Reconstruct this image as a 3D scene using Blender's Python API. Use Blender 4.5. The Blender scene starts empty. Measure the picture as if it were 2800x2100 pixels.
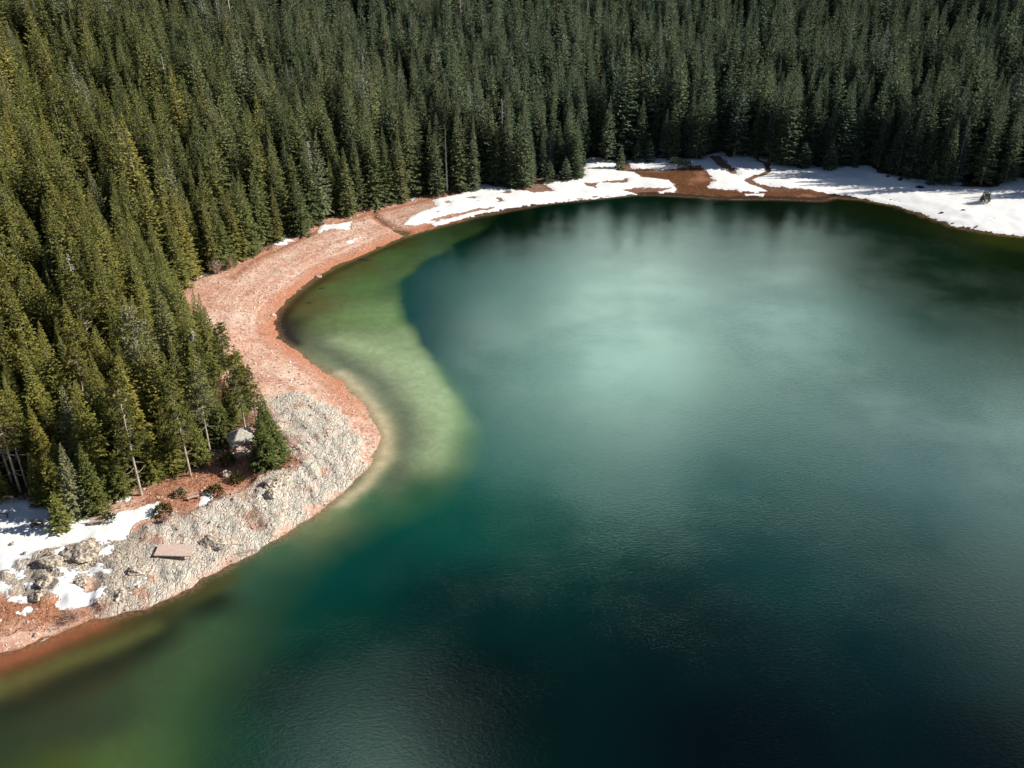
import bpy, math, random
import numpy as np
from mathutils import Vector, Matrix, Euler
R = math.radians
rng = np.random.default_rng(7)
random.seed(7)
S = bpy.context.scene
C = S.collection

# ------------------------------------------------------------------ camera
CAM_H, PITCH, FPX = 85.0, R(30.0), 2054.0      # FPX: focal length for a picture 2212 px wide
cd = bpy.data.cameras.new('camera'); cam = bpy.data.objects.new('camera', cd); C.objects.link(cam)
cam.location = (0, 0, CAM_H); cam.rotation_euler = (R(90) - PITCH, 0, 0)
cd.sensor_width = 36; cd.lens = 36 * FPX / 2212; cd.clip_start = .5; cd.clip_end = 6000
S.camera = cam
S.view_settings.view_transform = 'Standard'; S.view_settings.look = 'None'
S.view_settings.exposure = 0.44; S.view_settings.gamma = 1

# ------------------------------------------------------------------ sky and sun
SUN_AZ, SUN_EL = R(5), R(31)                  # azimuth counted from +X towards +Y
sv = Vector((math.cos(SUN_AZ) * math.cos(SUN_EL), math.sin(SUN_AZ) * math.cos(SUN_EL), math.sin(SUN_EL)))
sl = bpy.data.lights.new('sun', 'SUN'); sl.energy = 5.0; sl.angle = R(.5); sl.color = (1, .93, .82)
so = bpy.data.objects.new('sun', sl); C.objects.link(so)
so.rotation_euler = (-sv).to_track_quat('-Z', 'Y').to_euler()
W = bpy.data.worlds.new('World'); S.world = W; W.use_nodes = True
nt = W.node_tree; nt.nodes.clear()


class NT:
    """small node-tree writer"""
    def __init__(s, t): s.t = t
    def n(s, kind, ins=None, **kw):
        nd = s.t.nodes.new(kind)
        for k, v in kw.items(): setattr(nd, k, v)
        for k, v in (ins or {}).items():
            sock = nd.inputs[k]
            if isinstance(v, bpy.types.NodeSocket): s.t.links.new(v, sock)
            else: sock.default_value = v
        return nd
    def math(s, op, a, b=0.0, c=0.0, clamp=False):
        return s.n('ShaderNodeMath', {0: a, 1: b, 2: c}, operation=op, use_clamp=clamp).outputs[0]
    def mix(s, f, a, b, blend='MIX'):
        nd = s.n('ShaderNodeMix', data_type='RGBA', blend_type=blend)
        for i, v in ((0, f), (6, a), (7, b)):
            if isinstance(v, bpy.types.NodeSocket): s.t.links.new(v, nd.inputs[i])
            elif i == 0: nd.inputs[0].default_value = v
            else: nd.inputs[i].default_value = (*v, 1)
        return nd.outputs[2]
    def ramp(s, v, a, b, lo=0., hi=1., smooth=True):
        nd = s.n('ShaderNodeMapRange', {0: v, 1: a, 2: b, 3: lo, 4: hi}, interpolation_type='SMOOTHSTEP' if smooth else 'LINEAR')
        return nd.outputs[0]
    def noise(s, vec, scale, detail=3., rough=.55, dist=0.):
        return s.n('ShaderNodeTexNoise', {'Vector': vec, 'Scale': scale, 'Detail': detail, 'Roughness': rough, 'Distortion': dist}).outputs['Fac']
    def vor(s, vec, scale, feature='F1', out='Distance', rnd=1.):
        return s.n('ShaderNodeTexVoronoi', {'Vector': vec, 'Scale': scale, 'Randomness': rnd}, feature=feature).outputs[out]
    def attr(s, name, out='Fac'):
        return s.n('ShaderNodeAttribute', attribute_name=name).outputs[out]


w = NT(nt)
sky = w.n('ShaderNodeTexSky', sky_type='NISHITA', sun_disc=False, sun_elevation=SUN_EL, sun_rotation=R(90) - SUN_AZ, altitude=1400., air_density=1., dust_density=.6)
tc = w.n('ShaderNodeTexCoord').outputs['Generated']


def sky_dir(px, py):
    """the direction in the sky that calm water mirrors towards a place in the picture"""
    v = ray(px, py); return (v.x, v.y, -v.z)


def ray(px, py):
    x, y = (px - 1106) / FPX, (829.5 - py) / FPX
    c_, s_ = math.cos(PITCH), math.sin(PITCH)
    v = Vector((x, c_ + y * s_, -s_ + y * c_)); v.normalize(); return v


nz1 = w.noise(tc, 3.2, 6., .6, .4)
cl = None
# broken cloud banks: (direction in the sky, half-angle deg, strength)
CLOUDS = [((1380, 760), 9, .8), ((1150, 800), 7, .45), ((1640, 745), 7.5, .6), ((1930, 795), 8, .62), ((2260, 860), 8.5, .55), ((2380, 1160), 11, .22), ((790, 1790), 6.5, .6), ((1700, 1000), 9, .06)]
for (p, a, st) in CLOUDS:
    dv = sky_dir(*p)
    dot = w.n('ShaderNodeVectorMath', {0: tc, 1: dv}, operation='DOT_PRODUCT').outputs['Value']
    m_ = w.ramp(dot, math.cos(R(a)), 1.0, 0., st)
    cl = m_ if cl is None else w.math('MAXIMUM', cl, m_)
cl = w.math('MULTIPLY', cl, w.ramp(nz1, .25, .6, .55, 1.1))
sepz = w.n('ShaderNodeSeparateXYZ', {0: tc}).outputs[2]
CLOUD_RAD = 108.0
sc = w.mix(cl, sky.outputs[0], (CLOUD_RAD * .93, CLOUD_RAD, CLOUD_RAD * .97))
bg = w.n('ShaderNodeBackground', {'Color': sc, 'Strength': .05})
w.n('ShaderNodeOutputWorld', {'Surface': bg.outputs[0]})

# ------------------------------------------------------------------ traced outlines (picture coordinates, 2212 px wide)
SHORE = [(-900, 1830), (-500, 1600), (-200, 1480), (0, 1410), (82, 1388), (105, 1376), (140, 1358), (200, 1337), (212, 1337), (250, 1330), (317, 1313), (375, 1286),
 (422, 1266), (440, 1248), (486, 1227), (523, 1207), (556, 1192), (568, 1179), (611, 1162), (631, 1147), (643, 1132), (673, 1118), (706, 1092),
 (741, 1062), (776, 1029), (801, 1004), (816, 969), (821, 942), (803, 904), (786, 874), (761, 849), (730, 817), (680, 784), (643, 759),
 (613, 741), (599, 722), (594, 697), (599, 677), (620, 649), (650, 624), (688, 594), (730, 572), (780, 552), (830, 529), (880, 509), (925, 496),
 (1032, 468), (1104, 454), (1175, 441), (1282, 430), (1372, 421), (1422, 421), (1493, 425), (1565, 430), (1672, 430), (1776, 434), (1801, 426),
 (1868, 432), (1940, 446), (2011, 471), (2065, 491), (2136, 504), (2212, 512), (2400, 545), (2700, 600)]
FEDGE = [(-700, 1250), (-300, 1110), (-40, 1078), (60, 1080), (100, 1090), (150, 1108), (190, 1112), (240, 1090), (300, 1058), (335, 1032), (410, 1025), (450, 985), (480, 960), (505, 938),
 (545, 925), (575, 965), (600, 990), (606, 975), (585, 935), (545, 885), (505, 835), (460, 780), (430, 740), (402, 700), (385, 650), (402, 608), (440, 598), (480, 585), (505, 565), (545, 550), (600, 530),
 (625, 508), (680, 485), (740, 468), (800, 452), (830, 440), (890, 430), (950, 418), (1010, 410), (1050, 400), (1100, 405), (1140, 405),
 (1170, 388), (1250, 382), (1262, 345), (1330, 348), (1345, 362), (1400, 345), (1450, 345), (1490, 343), (1520, 338), (1560, 330), (1600, 338),
 (1640, 345), (1690, 358), (1790, 362), (1850, 352), (1900, 374), (1960, 392), (2010, 400), (2100, 406), (2150, 398), (2175, 384), (2230, 392), (2500, 420), (3000, 470)]


def P0(px, py, z=0.):
    v = ray(px, py); t = (z - CAM_H) / v.z
    return (v.x * t, v.y * t)


shore = [P0(*p) for p in SHORE]
lake = np.array([(-150, -260)] + shore + [(330, 60), (300, -260)])


def seg_dist(Q, poly, closed=True):
    """unsigned distance of points Q (n,2) to a polyline"""
    A = poly; B = np.roll(poly, -1, 0)
    if not closed: A, B = A[:-1], B[:-1]
    out = np.full(len(Q), 1e9)
    for a, b in zip(A, B):
        ab = b - a; L = ab @ ab + 1e-12
        t = np.clip(((Q - a) @ ab) / L, 0, 1)
        d = Q - a - t[:, None] * ab
        np.minimum(out, (d * d).sum(1), out=out)
    return np.sqrt(out)


def inside(Q, poly):
    x, y = Q[:, 0], Q[:, 1]; r = np.zeros(len(Q), bool)
    A = poly; B = np.roll(poly, -1, 0)
    for a, b in zip(A, B):
        if a[1] == b[1]: continue
        c = ((a[1] > y) != (b[1] > y)) & (x < (b[0] - a[0]) * (y - a[1]) / (b[1] - a[1]) + a[0])
        r ^= c
    return r


def sdist(Q, poly):
    d = seg_dist(Q, poly); return np.where(inside(Q, poly), d, -d)


def hash2(i, j, s):
    n = (i * 374761393 + j * 668265263 + s * 974711) & 0x7fffffff
    n = ((n ^ (n >> 13)) * 1274126177) & 0x7fffffff
    return ((n ^ (n >> 16)) & 0xffff) / 65535.


def vnoise(x, y, s=0):
    xi = np.floor(x).astype(np.int64); yi = np.floor(y).astype(np.int64)
    fx = x - xi; fy = y - yi; fx = fx * fx * (3 - 2 * fx); fy = fy * fy * (3 - 2 * fy)
    a = hash2(xi, yi, s); b = hash2(xi + 1, yi, s); c = hash2(xi, yi + 1, s); d = hash2(xi + 1, yi + 1, s)
    return a + (b - a) * fx + (c - a) * fy + (a - b - c + d) * fx * fy


def fbm(x, y, o=4, s=0):
    t = 0; a = .5
    for k in range(o):
        t = t + a * vnoise(x * 2 ** k + 17.3 * k, y * 2 ** k - 9.1 * k, s + k); a *= .5
    return t / (1 - .5 ** o)


def ss(x, a, b):
    t = np.clip((x - a) / (b - a), 0, 1); return t * t * (3 - 2 * t)


def base_h(Q):
    """height of the smooth land, metres above the lake"""
    d = -sdist(Q, lake)
    land = np.maximum(d, 0)
    h = .11 * np.minimum(land, 8) + .05 * np.clip(land - 8, 0, 32) + .15 * np.clip(land - 40, 0, 80) + .22 * np.clip(land - 120, 0, 130) + (.28 + .42 * ss(Q[:, 0], 200, 390)) * np.clip(land - 215, 0, 420)
    und = np.minimum(d, 0)
    h = h + np.maximum(und * .25, -6)
    h = h + (fbm(Q[:, 0] / 23, Q[:, 1] / 23, 3, 5) - .5) * 2.4 * ss(d, 10, 60)
    return h, d


def G(px, py, up=0.):
    """place on the ground seen at a point of the picture (up: height above the ground)"""
    z = 0.
    for k in range(14):
        q = P0(px, py, z + up); z = .5 * z + .5 * max(base_h(np.array([q]))[0][0], 0)
    q = P0(px, py, z + up)
    return (q[0], q[1], z)


def gpoly(pts): return np.array([G(*p)[:2] for p in pts])


def z6(l): return [(x * .25, 1106 + y * .25) for x, y in l]
def z5(l): return [(316 + x * .25, 829.5 + y * .25) for x, y in l]
def z7(l): return [(355.5 + x * .25, 434.5 + y * .25) for x, y in l]
def z2(l): return [(711 + x * .3572, y * .3572) for x, y in l]
def z3(l): return [(1422 + x * .3572, y * .3572) for x, y in l]


SNOW = [
 [(-300, 1085), (0, 1072), (65, 1082), (110, 1095), (140, 1088), (150, 1110), (195, 1120), (240, 1110), (285, 1098), (345, 1092), (352, 1105), (330, 1118), (300, 1125), (285, 1140), (275, 1160), (245, 1168), (247, 1185),
  (240, 1205), (228, 1200), (228, 1190), (215, 1175), (190, 1172), (165, 1182), (140, 1195), (138, 1210), (125, 1225), (125, 1215), (130, 1185), (105, 1185), (85, 1200), (65, 1215), (50, 1240), (45, 1250), (35, 1240),
  (30, 1222), (15, 1230), (20, 1255), (0, 1248), (-300, 1260)],
 z6([(500, 490), (600, 490), (640, 540), (660, 590), (560, 590), (500, 540)]),
 z6([(450, 650), (520, 590), (680, 640), (700, 680), (890, 660), (900, 720), (880, 790), (700, 830), (540, 850), (500, 800), (560, 750), (470, 720)]),
 z6([(760, 500), (900, 450), (930, 530), (850, 560), (770, 560)]), z6([(820, 620), (870, 560), (910, 580), (820, 660)]),
 z6([(1130, 635), (1280, 560), (1310, 580), (1200, 635)]), z6([(-300, 560), (0, 570), (100, 640), (180, 710), (0, 700), (-300, 720)]), z6([(50, 720), (290, 730), (310, 780), (60, 790)]),
 z6([(200, 690), (230, 620), (330, 620), (260, 690)]), z6([(150, 870), (230, 820), (310, 830), (290, 870)]), z6([(330, 850), (390, 835), (400, 855), (345, 865)]),
 [(240, 1060), (255, 1050), (275, 1060), (290, 1080), (250, 1092), (240, 1075)], [(425, 1077), (440, 1062), (462, 1066), (457, 1085), (435, 1091)],
 [(315, 1092), (345, 1085), (352, 1092), (330, 1100)],
 z7([(930, 375), (1030, 285), (1130, 340), (990, 390)]), z7([(1310, 270), (1360, 210), (1620, 180), (1600, 250), (1400, 250), (1330, 280)]), z7([(1530, 360), (1600, 340), (1700, 310), (1610, 370)]),
 z7([(1790, 60), (1830, 0), (1880, -60), (1920, 10), (1850, 60)]),
 z2([(250, 1250), (300, 1170), (340, 1180), (330, 1240)]), z2([(490, 1180), (510, 1170), (535, 1205), (500, 1215)]),
 z2([(430, 1365), (530, 1290), (650, 1250), (620, 1215), (720, 1185), (800, 1170), (830, 1150), (930, 1110), (1000, 1130), (1060, 1130), (1100, 1140), (1150, 1150), (1350, 1155), (1280, 1100), (1540, 1075), (1540, 1010), (1570, 950),
     (1650, 955), (1730, 975), (1750, 1030), (1850, 1040), (1900, 1070), (2050, 1090), (2100, 1130), (2090, 1165), (1980, 1165), (1850, 1180), (1600, 1205), (1250, 1238), (1000, 1278), (900, 1303), (640, 1370), (600, 1355),
     (800, 1300), (900, 1270), (750, 1310), (560, 1365)]),
 z3([(230, 970), (380, 905), (430, 955), (560, 905), (620, 940), (700, 970), (730, 995), (900, 1010), (1060, 1010), (1280, 1000), (1330, 1050), (1500, 1070), (1680, 1100), (1830, 1130), (2050, 1130), (2130, 1060),
     (2212, 1080), (2700, 1180), (2700, 1580), (2212, 1432), (2000, 1408), (1800, 1372), (1650, 1318), (1450, 1248), (1250, 1208), (1130, 1182), (1000, 1165), (950, 1155), (850, 1140), (650, 1130), (545, 1090), (540, 1100), (660, 1155),
     (600, 1165), (520, 1165), (450, 1150), (310, 1145), (300, 1130), (330, 1090), (300, 1050)]),
 z3([(-10, 1085), (70, 1090), (110, 1130), (100, 1165), (-10, 1172)]), z3([(510, 1172), (660, 1170), (650, 1186), (520, 1188)]),
 z2([(1790, 975), (1900, 955), (2212, 955), (2300, 990), (2212, 1005), (1990, 1032), (1830, 1020)]),
]
BARE = [z2([(1140, 1150), (1170, 1130), (1300, 1130), (1355, 1155), (1250, 1165)]), z2([(1535, 1110), (1620, 1105), (1610, 1140), (1560, 1122)]), z2([(1650, 1100), (1810, 1080), (1800, 1110), (1750, 1106)]),
 z2([(1790, 1155), (1850, 1135), (1990, 1140), (2060, 1135), (1980, 1165), (1870, 1176)]), z2([(1010, 1200), (1040, 1200), (1060, 1226), (1030, 1220)]), z2([(830, 1192), (890, 1188), (870, 1200)]),
 z2([(1020, 1165), (1110, 1160), (1080, 1170)]), z2([(690, 1215), (740, 1220), (720, 1235)]), z3([(310, 945), (375, 945), (435, 1005), (492, 1055), (440, 1048), (365, 1000)]),
 z2([(900, 1265), (1000, 1258), (960, 1272)])]
BLINES = [(z3([(600, 970), (640, 985), (660, 1003), (682, 965)]), 1.3), (z3([(660, 1003), (668, 1035), (640, 1055), (590, 1065), (538, 1092)]), 1.3), (z3([(538, 1092), (580, 1115), (650, 1132), (700, 1145)]), 2.0),
 (z3([(600, 970), (600, 940)]), .7), (z3([(1480, 1225), (1330, 1190), (1200, 1165)]), .35), (z3([(1780, 1350), (1900, 1385), (1930, 1370)]), .4), (z3([(1950, 1310), (2080, 1328)]), .35),
 (z2([(1440, 1210), (1620, 1190), (1740, 1182)]), .3), (z2([(880, 1215), (950, 1210)]), .3), (z2([(650, 1285), (660, 1280)]), .5), (z2([(620, 1330), (760, 1300), (900, 1270), (940, 1265)]), .9)]
DITCH = z2([(262, 1300), (330, 1350), (400, 1385), (470, 1412)])
TRACK = [(500, 600), (560, 556), (640, 521), (700, 492), (790, 463), (850, 450), (905, 436), (990, 415)]
MARSH = [z2([(1770, 1025), (1830, 1035), (1990, 1040), (2212, 1010), (2350, 1020), (2330, 1090), (2300, 1140), (2560, 1160), (2900, 1150), (3100, 1165), (3480, 1190), (3500, 1215), (3000, 1210), (2500, 1195), (2230, 1180), (2090, 1165), (2100, 1130), (2050, 1090), (1900, 1070)])]
ROCK = [[(548, 862), (640, 845), (700, 870), (745, 915), (785, 950), (800, 1000), (740, 1058), (700, 1090), (640, 1132), (600, 1163), (555, 1192), (480, 1228), (420, 1266), (320, 1312), (240, 1327), (215, 1300), (205, 1250), (150, 1300), (90, 1300), (30, 1290), (20, 1230),
         (80, 1190), (130, 1180), (200, 1165), (250, 1175), (285, 1150), (330, 1132), (400, 1108), (480, 1080), (560, 1035), (625, 1000), (618, 950), (590, 905)]]
REDS = [[(300, 1062), (345, 1035), (415, 1030), (470, 985), (560, 965), (620, 980), (640, 1010), (560, 1035), (480, 1075), (400, 1105), (350, 1120), (310, 1110), (290, 1090)],
        [(-200, 1300), (0, 1300), (120, 1305), (215, 1318), (200, 1337), (120, 1352), (60, 1350), (-200, 1420)]]

# ------------------------------------------------------------------ ground
def axis(parts):
    out = []
    for a, b, s in parts: out += list(np.arange(a, b, s))
    return np.array(out + [parts[-1][1]])


def grid_faces(nx, ny):
    i = np.arange(nx - 1); j = np.arange(ny - 1); I, J = np.meshgrid(i, j)
    a = (J * nx + I).ravel(); return np.stack([a, a + 1, a + nx + 1, a + nx], 1)


def mesh_np(name, V, F, smooth=False):
    m = bpy.data.meshes.new(name); k = F.shape[1]
    m.vertices.add(len(V)); m.vertices.foreach_set('co', np.asarray(V, np.float32).ravel())
    m.loops.add(F.size); m.loops.foreach_set('vertex_index', F.astype(np.int32).ravel())
    m.polygons.add(len(F)); m.polygons.foreach_set('loop_start', np.arange(0, F.size, k, dtype=np.int32))
    m.polygons.foreach_set('loop_total', np.full(len(F), k, np.int32))
    m.polygons.foreach_set('use_smooth', np.full(len(F), smooth, bool))
    m.update(calc_edges=True); return m


def fattr(m, name, arr):
    a = m.attributes.new(name, 'FLOAT', 'POINT'); a.data.foreach_set('value', np.asarray(arr, np.float32))


def cattr(m, name, arr):
    a = m.attributes.new(name, 'FLOAT_COLOR', 'POINT')
    c = np.ones((len(arr), 4), np.float32); c[:, :3] = arr; a.data.foreach_set('color', c.ravel())


def link(name, mesh, mat, parent=None, **props):
    o = bpy.data.objects.new(name, mesh); C.objects.link(o)
    if mat:
        for m in (mat if isinstance(mat, (list, tuple)) else [mat]): mesh.materials.append(m)
    if parent: o.parent = parent
    for k, v in props.items(): o[k] = v
    return o


def new_mat(name):
    m = bpy.data.materials.new(name); m.use_nodes = True; m.node_tree.nodes.clear(); return m, NT(m.node_tree)


rock_polys = [gpoly(p) for p in ROCK]; snow_polys = [gpoly(p) for p in SNOW]; bare_polys = [gpoly(p) for p in BARE]
marsh_polys = [gpoly(p) for p in MARSH]; red_polys = [gpoly(p) for p in REDS]
fedge = gpoly(FEDGE)
forest_poly = np.vstack([fedge, [(480, 120), (1500, 400), (1500, 1500), (-1500, 1500), (-1500, -200), (-230, -60)]])


def ufield(Q, polys):
    o = np.full(len(Q), -60.)
    for p in polys:
        lo = p.min(0) - 6; hi = p.max(0) + 6
        m = (Q[:, 0] > lo[0]) & (Q[:, 0] < hi[0]) & (Q[:, 1] > lo[1]) & (Q[:, 1] < hi[1])
        if m.any(): o[m] = np.maximum(o[m], sdist(Q[m], p))
    return o


ditch = gpoly(DITCH); track = gpoly(TRACK)


PLAT = G(381, 1200)


def full_ground(Q):
    h, d = base_h(Q)
    x, y = Q[:, 0], Q[:, 1]
    h = h + ((fbm(x / 2.2, y / 2.2, 3, 203) - .5) * .30 + (fbm(x / .7, y / .7, 2, 207) - .5) * .12) * np.exp(-(d / 2.2) ** 2)
    rock = ss(ufield(Q, rock_polys) + (fbm(x / 3, y / 3, 3, 31) - .5) * 5, -1.2, 1.5)
    # tilted limestone slabs: ridged noise stretched along the strike, with broken steps
    u = x * .8 + y * .6; v = -x * .6 + y * .8
    rd = 1 - np.abs(2 * fbm(u / 2.2, v / 5.5, 4, 61) - 1)
    st = fbm(x / 4.5, y / 4.5, 3, 71); st = (np.floor(st * 9) + ss((st * 9) % 1, .35, .65)) / 9
    crag = (rd ** 2 - .45) * 1.0 + (st - .5) * 2.3 + (fbm(x / .9, y / .9, 2, 81) - .5) * .5
    edge = ss(d, -.5, 3.)
    calm = .35 + .65 * ss(y, 150, 118)
    plat = ss(np.hypot((x - PLAT[0]) * .55, y - PLAT[1]), 1.6, 3.2)
    h = h + rock * edge * (crag * .58 * calm * plat + .35 * calm)
    h = h + (fbm(x / 1.4, y / 1.4, 3, 41) - .5) * .16 * ss(d, .3, 3) * (1 - rock)
    h = h + (fbm(x / 5, y / 5, 2, 44) - .5) * .35 * ss(d, 1, 6) * (1 - rock)
    h = h - .7 * np.exp(-(seg_dist(Q, ditch, False) / 1.1) ** 2) * ss(d, 0, 2)
    h = h - .15 * np.exp(-(seg_dist(Q, track, False) / .8) ** 2)
    sn = ufield(Q, snow_polys)
    sn = np.minimum(sn, -ufield(Q, bare_polys))
    for pl, wd in BL: sn = np.minimum(sn, (seg_dist(Q, pl, False) - wd * .5) * 2.6)
    h = h + .22 * ss(sn, -.2, 1.) * (d > 0)
    h = h + np.where(sn > 0, (fbm(x / 3, y / 3, 3, 91) - .5) * .35, 0)
    return h, d, rock, sn


BL = [(gpoly(p), wd) for p, wd in BLINES]
gx = axis([(-1400, -400, 50), (-400, -120, 4), (-120, -96, 1.), (-96, -12, .4), (-12, 165, .9), (165, 400, 5), (400, 1400, 50)])
gy = axis([(-500, -100, 40), (-100, 72, 4), (72, 165, .4), (165, 300, .75), (300, 500, 4), (500, 1500, 40)])
X, Y = np.meshgrid(gx, gy); Q = np.stack([X.ravel(), Y.ravel()], 1)
h, d, rock, sn = full_ground(Q)
gm = mesh_np('ground', np.column_stack([Q, h]), grid_faces(len(gx), len(gy)), True)
fd = sdist(Q, forest_poly)
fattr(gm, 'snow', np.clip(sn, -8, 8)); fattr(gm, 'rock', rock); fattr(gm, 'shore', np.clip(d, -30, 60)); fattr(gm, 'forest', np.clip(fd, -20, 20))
fattr(gm, 'marsh', ss(ufield(Q, marsh_polys), -.6, 1.)); fattr(gm, 'litter', ss(ufield(Q, red_polys) + (fbm(Q[:, 0] / 3, Q[:, 1] / 3, 3, 3) - .5) * 5, -1.5, 1.5))
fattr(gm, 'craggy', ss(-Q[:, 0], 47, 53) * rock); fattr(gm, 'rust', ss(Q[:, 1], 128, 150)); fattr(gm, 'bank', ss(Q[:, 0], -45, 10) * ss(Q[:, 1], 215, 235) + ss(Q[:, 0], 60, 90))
fattr(gm, 'track', np.exp(-(np.minimum(seg_dist(Q, track, False) / .9, seg_dist(Q, ditch, False) / 1.4)) ** 2))

mg, g = new_mat('shore ground')
pos = g.n('ShaderNodeNewGeometry').outputs['Position']
a_sn, a_rk, a_sh, a_fo, a_ma, a_li, a_tr = [g.attr(k) for k in ('snow', 'rock', 'shore', 'forest', 'marsh', 'litter', 'track')]
nbig = g.noise(pos, .09, 4.); nmid = g.noise(pos, .45, 4.); nfin = g.noise(pos, 2.2, 4., .7); ngr = g.noise(pos, 6., 2., .8)
# pink gravel, rust and pale drifts
gravel = g.mix(g.ramp(nbig, .38, .62), (.70, .40, .28), (.81, .58, .46))
gravel = g.mix(g.ramp(nmid, .42, .68), gravel, (.62, .33, .23))
bvec = g.n('ShaderNodeCombineXYZ', {0: g.math('ADD', a_sh, g.math('MULTIPLY', nmid, 1.6)), 1: g.math('MULTIPLY', g.noise(pos, .03, 2.), 6.)}).outputs[0]
gravel = g.mix(g.ramp(g.noise(bvec, .55, 4., .7), .42, .62, 0, .6), gravel, (.50, .23, .14))
gravel = g.mix(g.ramp(g.noise(bvec, .9, 3., .6), .55, .7, 0, .6), gravel, (.84, .70, .60))
gravel = g.mix(g.ramp(ngr, .52, .74, 0, .4), gravel, (.85, .66, .56))
gravel = g.mix(g.ramp(ngr, .44, .30, 0, .38), gravel, (.24, .10, .06))
peb = g.vor(pos, 2.6, out='Color')
pv = g.n('ShaderNodeSeparateColor', {0: peb}).outputs[0]
gravel = g.mix(g.ramp(pv, .86, .9, 0, .6), gravel, (.80, .70, .62))
gravel = g.mix(g.ramp(pv, .12, .08, 0, .6), gravel, (.22, .12, .09))
# rust belt along the water
rb = g.math('MULTIPLY', g.ramp(g.math('ADD', a_sh, g.math('MULTIPLY', nmid, 5.)), 7.5, 3.), g.math('MULTIPLY', g.attr('rust'), .8))
gravel = g.mix(rb, gravel, g.mix(g.ramp(nfin, .4, .65), (.50, .16, .07), (.62, .27, .15)))
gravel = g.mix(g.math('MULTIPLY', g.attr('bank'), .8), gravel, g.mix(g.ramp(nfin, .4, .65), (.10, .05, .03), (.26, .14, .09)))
# limestone
wv = g.n('ShaderNodeVectorMath', {0: pos, 1: g.n('ShaderNodeVectorMath', {0: g.n('ShaderNodeTexNoise', {'Vector': pos, 'Scale': .8, 'Detail': 3.}).outputs['Color'], 3: 1.6}, operation='SCALE').outputs[0]}, operation='ADD').outputs[0]
rt = g.n('ShaderNodeMapping', {'Vector': wv, 'Rotation': (0, 0, R(37)), 'Scale': (1.5, .26, 1.)}).outputs[0]
cr1 = g.vor(rt, .9, 'DISTANCE_TO_EDGE'); cr2 = g.vor(rt, 2.7, 'DISTANCE_TO_EDGE')
rcol = g.mix(g.ramp(nmid, .35, .65), (.76, .68, .58), (.72, .70, .62))
rcol = g.mix(g.ramp(nfin, .5, .7, 0, .7), rcol, (.62, .44, .34))
rcol = g.mix(g.ramp(g.noise(pos, .22, 4., .6), .55, .66, 0, .85), rcol, (.56, .28, .18))
cmk = g.ramp(g.noise(pos, .3, 4., .6), .36, .6)
rcol = g.mix(g.math('MULTIPLY', g.ramp(cr2, .05, .0, 0, .6), cmk), rcol, (.20, .14, .10))
rcol = g.mix(g.math('MULTIPLY', g.ramp(cr1, .025, .0, 0, .8), g.ramp(nmid, .42, .6)), rcol, (.10, .07, .05))
cr0 = g.vor(g.n('ShaderNodeMapping', {'Vector': wv, 'Rotation': (0, 0, R(52)), 'Scale': (1., .3, 1.)}).outputs[0], .42, 'DISTANCE_TO_EDGE')
rcol = g.mix(g.ramp(cr0, .018, .0, 0, .75), rcol, (.09, .065, .05))
rcol = g.mix(g.ramp(g.noise(g.n('ShaderNodeMapping', {'Vector': wv, 'Rotation': (0, 0, R(52)), 'Scale': (2.2, .25, 1.)}).outputs[0], 1.1, 4., .7), .52, .68, 0, .4), rcol, (.40, .37, .31))
rcol = g.mix(g.ramp(g.noise(pos, 3.6, 5., .75, .6), .44, .33, 0, .8), rcol, (.14, .10, .08))
rcol = g.mix(g.ramp(ngr, .55, .7, 0, .6), rcol, (.84, .80, .72))
crg = g.attr('craggy')
rcol = g.mix(g.math('MULTIPLY', crg, .55), rcol, g.mix(g.ramp(nfin, .38, .6), (.30, .21, .15), (.60, .53, .42)))
rcol = g.mix(g.math('MULTIPLY', crg, g.ramp(g.noise(pos, 1.7, 5., .75, 1.2), .46, .36, 0, .85)), rcol, (.09, .06, .045))
col = g.mix(a_rk, gravel, rcol)
# dead grass, leaf litter, marsh
lit = g.mix(g.ramp(nfin, .38, .62), (.30, .10, .045), (.52, .26, .16))
lit = g.mix(g.ramp(ngr, .5, .7, 0, .6), lit, (.66, .45, .33)); lit = g.mix(g.ramp(ngr, .44, .3, 0, .7), lit, (.07, .035, .02))
col = g.mix(a_li, col, lit)
mar = g.mix(g.ramp(nfin, .38, .6), (.07, .025, .01), (.19, .08, .03))
mar = g.mix(g.ramp(nbig, .55, .66, 0, .6), mar, (.42, .20, .12))
col = g.mix(a_ma, col, mar)
col = g.mix(g.math('MULTIPLY', a_tr, .75), col, (.34, .12, .06))
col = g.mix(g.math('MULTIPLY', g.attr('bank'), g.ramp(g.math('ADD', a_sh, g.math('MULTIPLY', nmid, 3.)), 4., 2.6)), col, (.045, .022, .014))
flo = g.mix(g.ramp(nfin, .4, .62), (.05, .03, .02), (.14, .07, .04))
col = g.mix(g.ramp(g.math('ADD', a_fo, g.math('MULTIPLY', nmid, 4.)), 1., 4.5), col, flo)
# wet margin, lake bed
col = g.mix(g.ramp(g.math('ADD', a_sh, g.math('MULTIPLY', nfin, .9)), .6, .3, 0, .6), col, g.mix(.6, col, (.26, .11, .06), 'MIX'))
bed = g.mix(g.ramp(nfin, .4, .6), (.42, .24, .10), (.26, .15, .05))
col = g.mix(g.ramp(a_sh, .1, -.6), col, bed)
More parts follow.
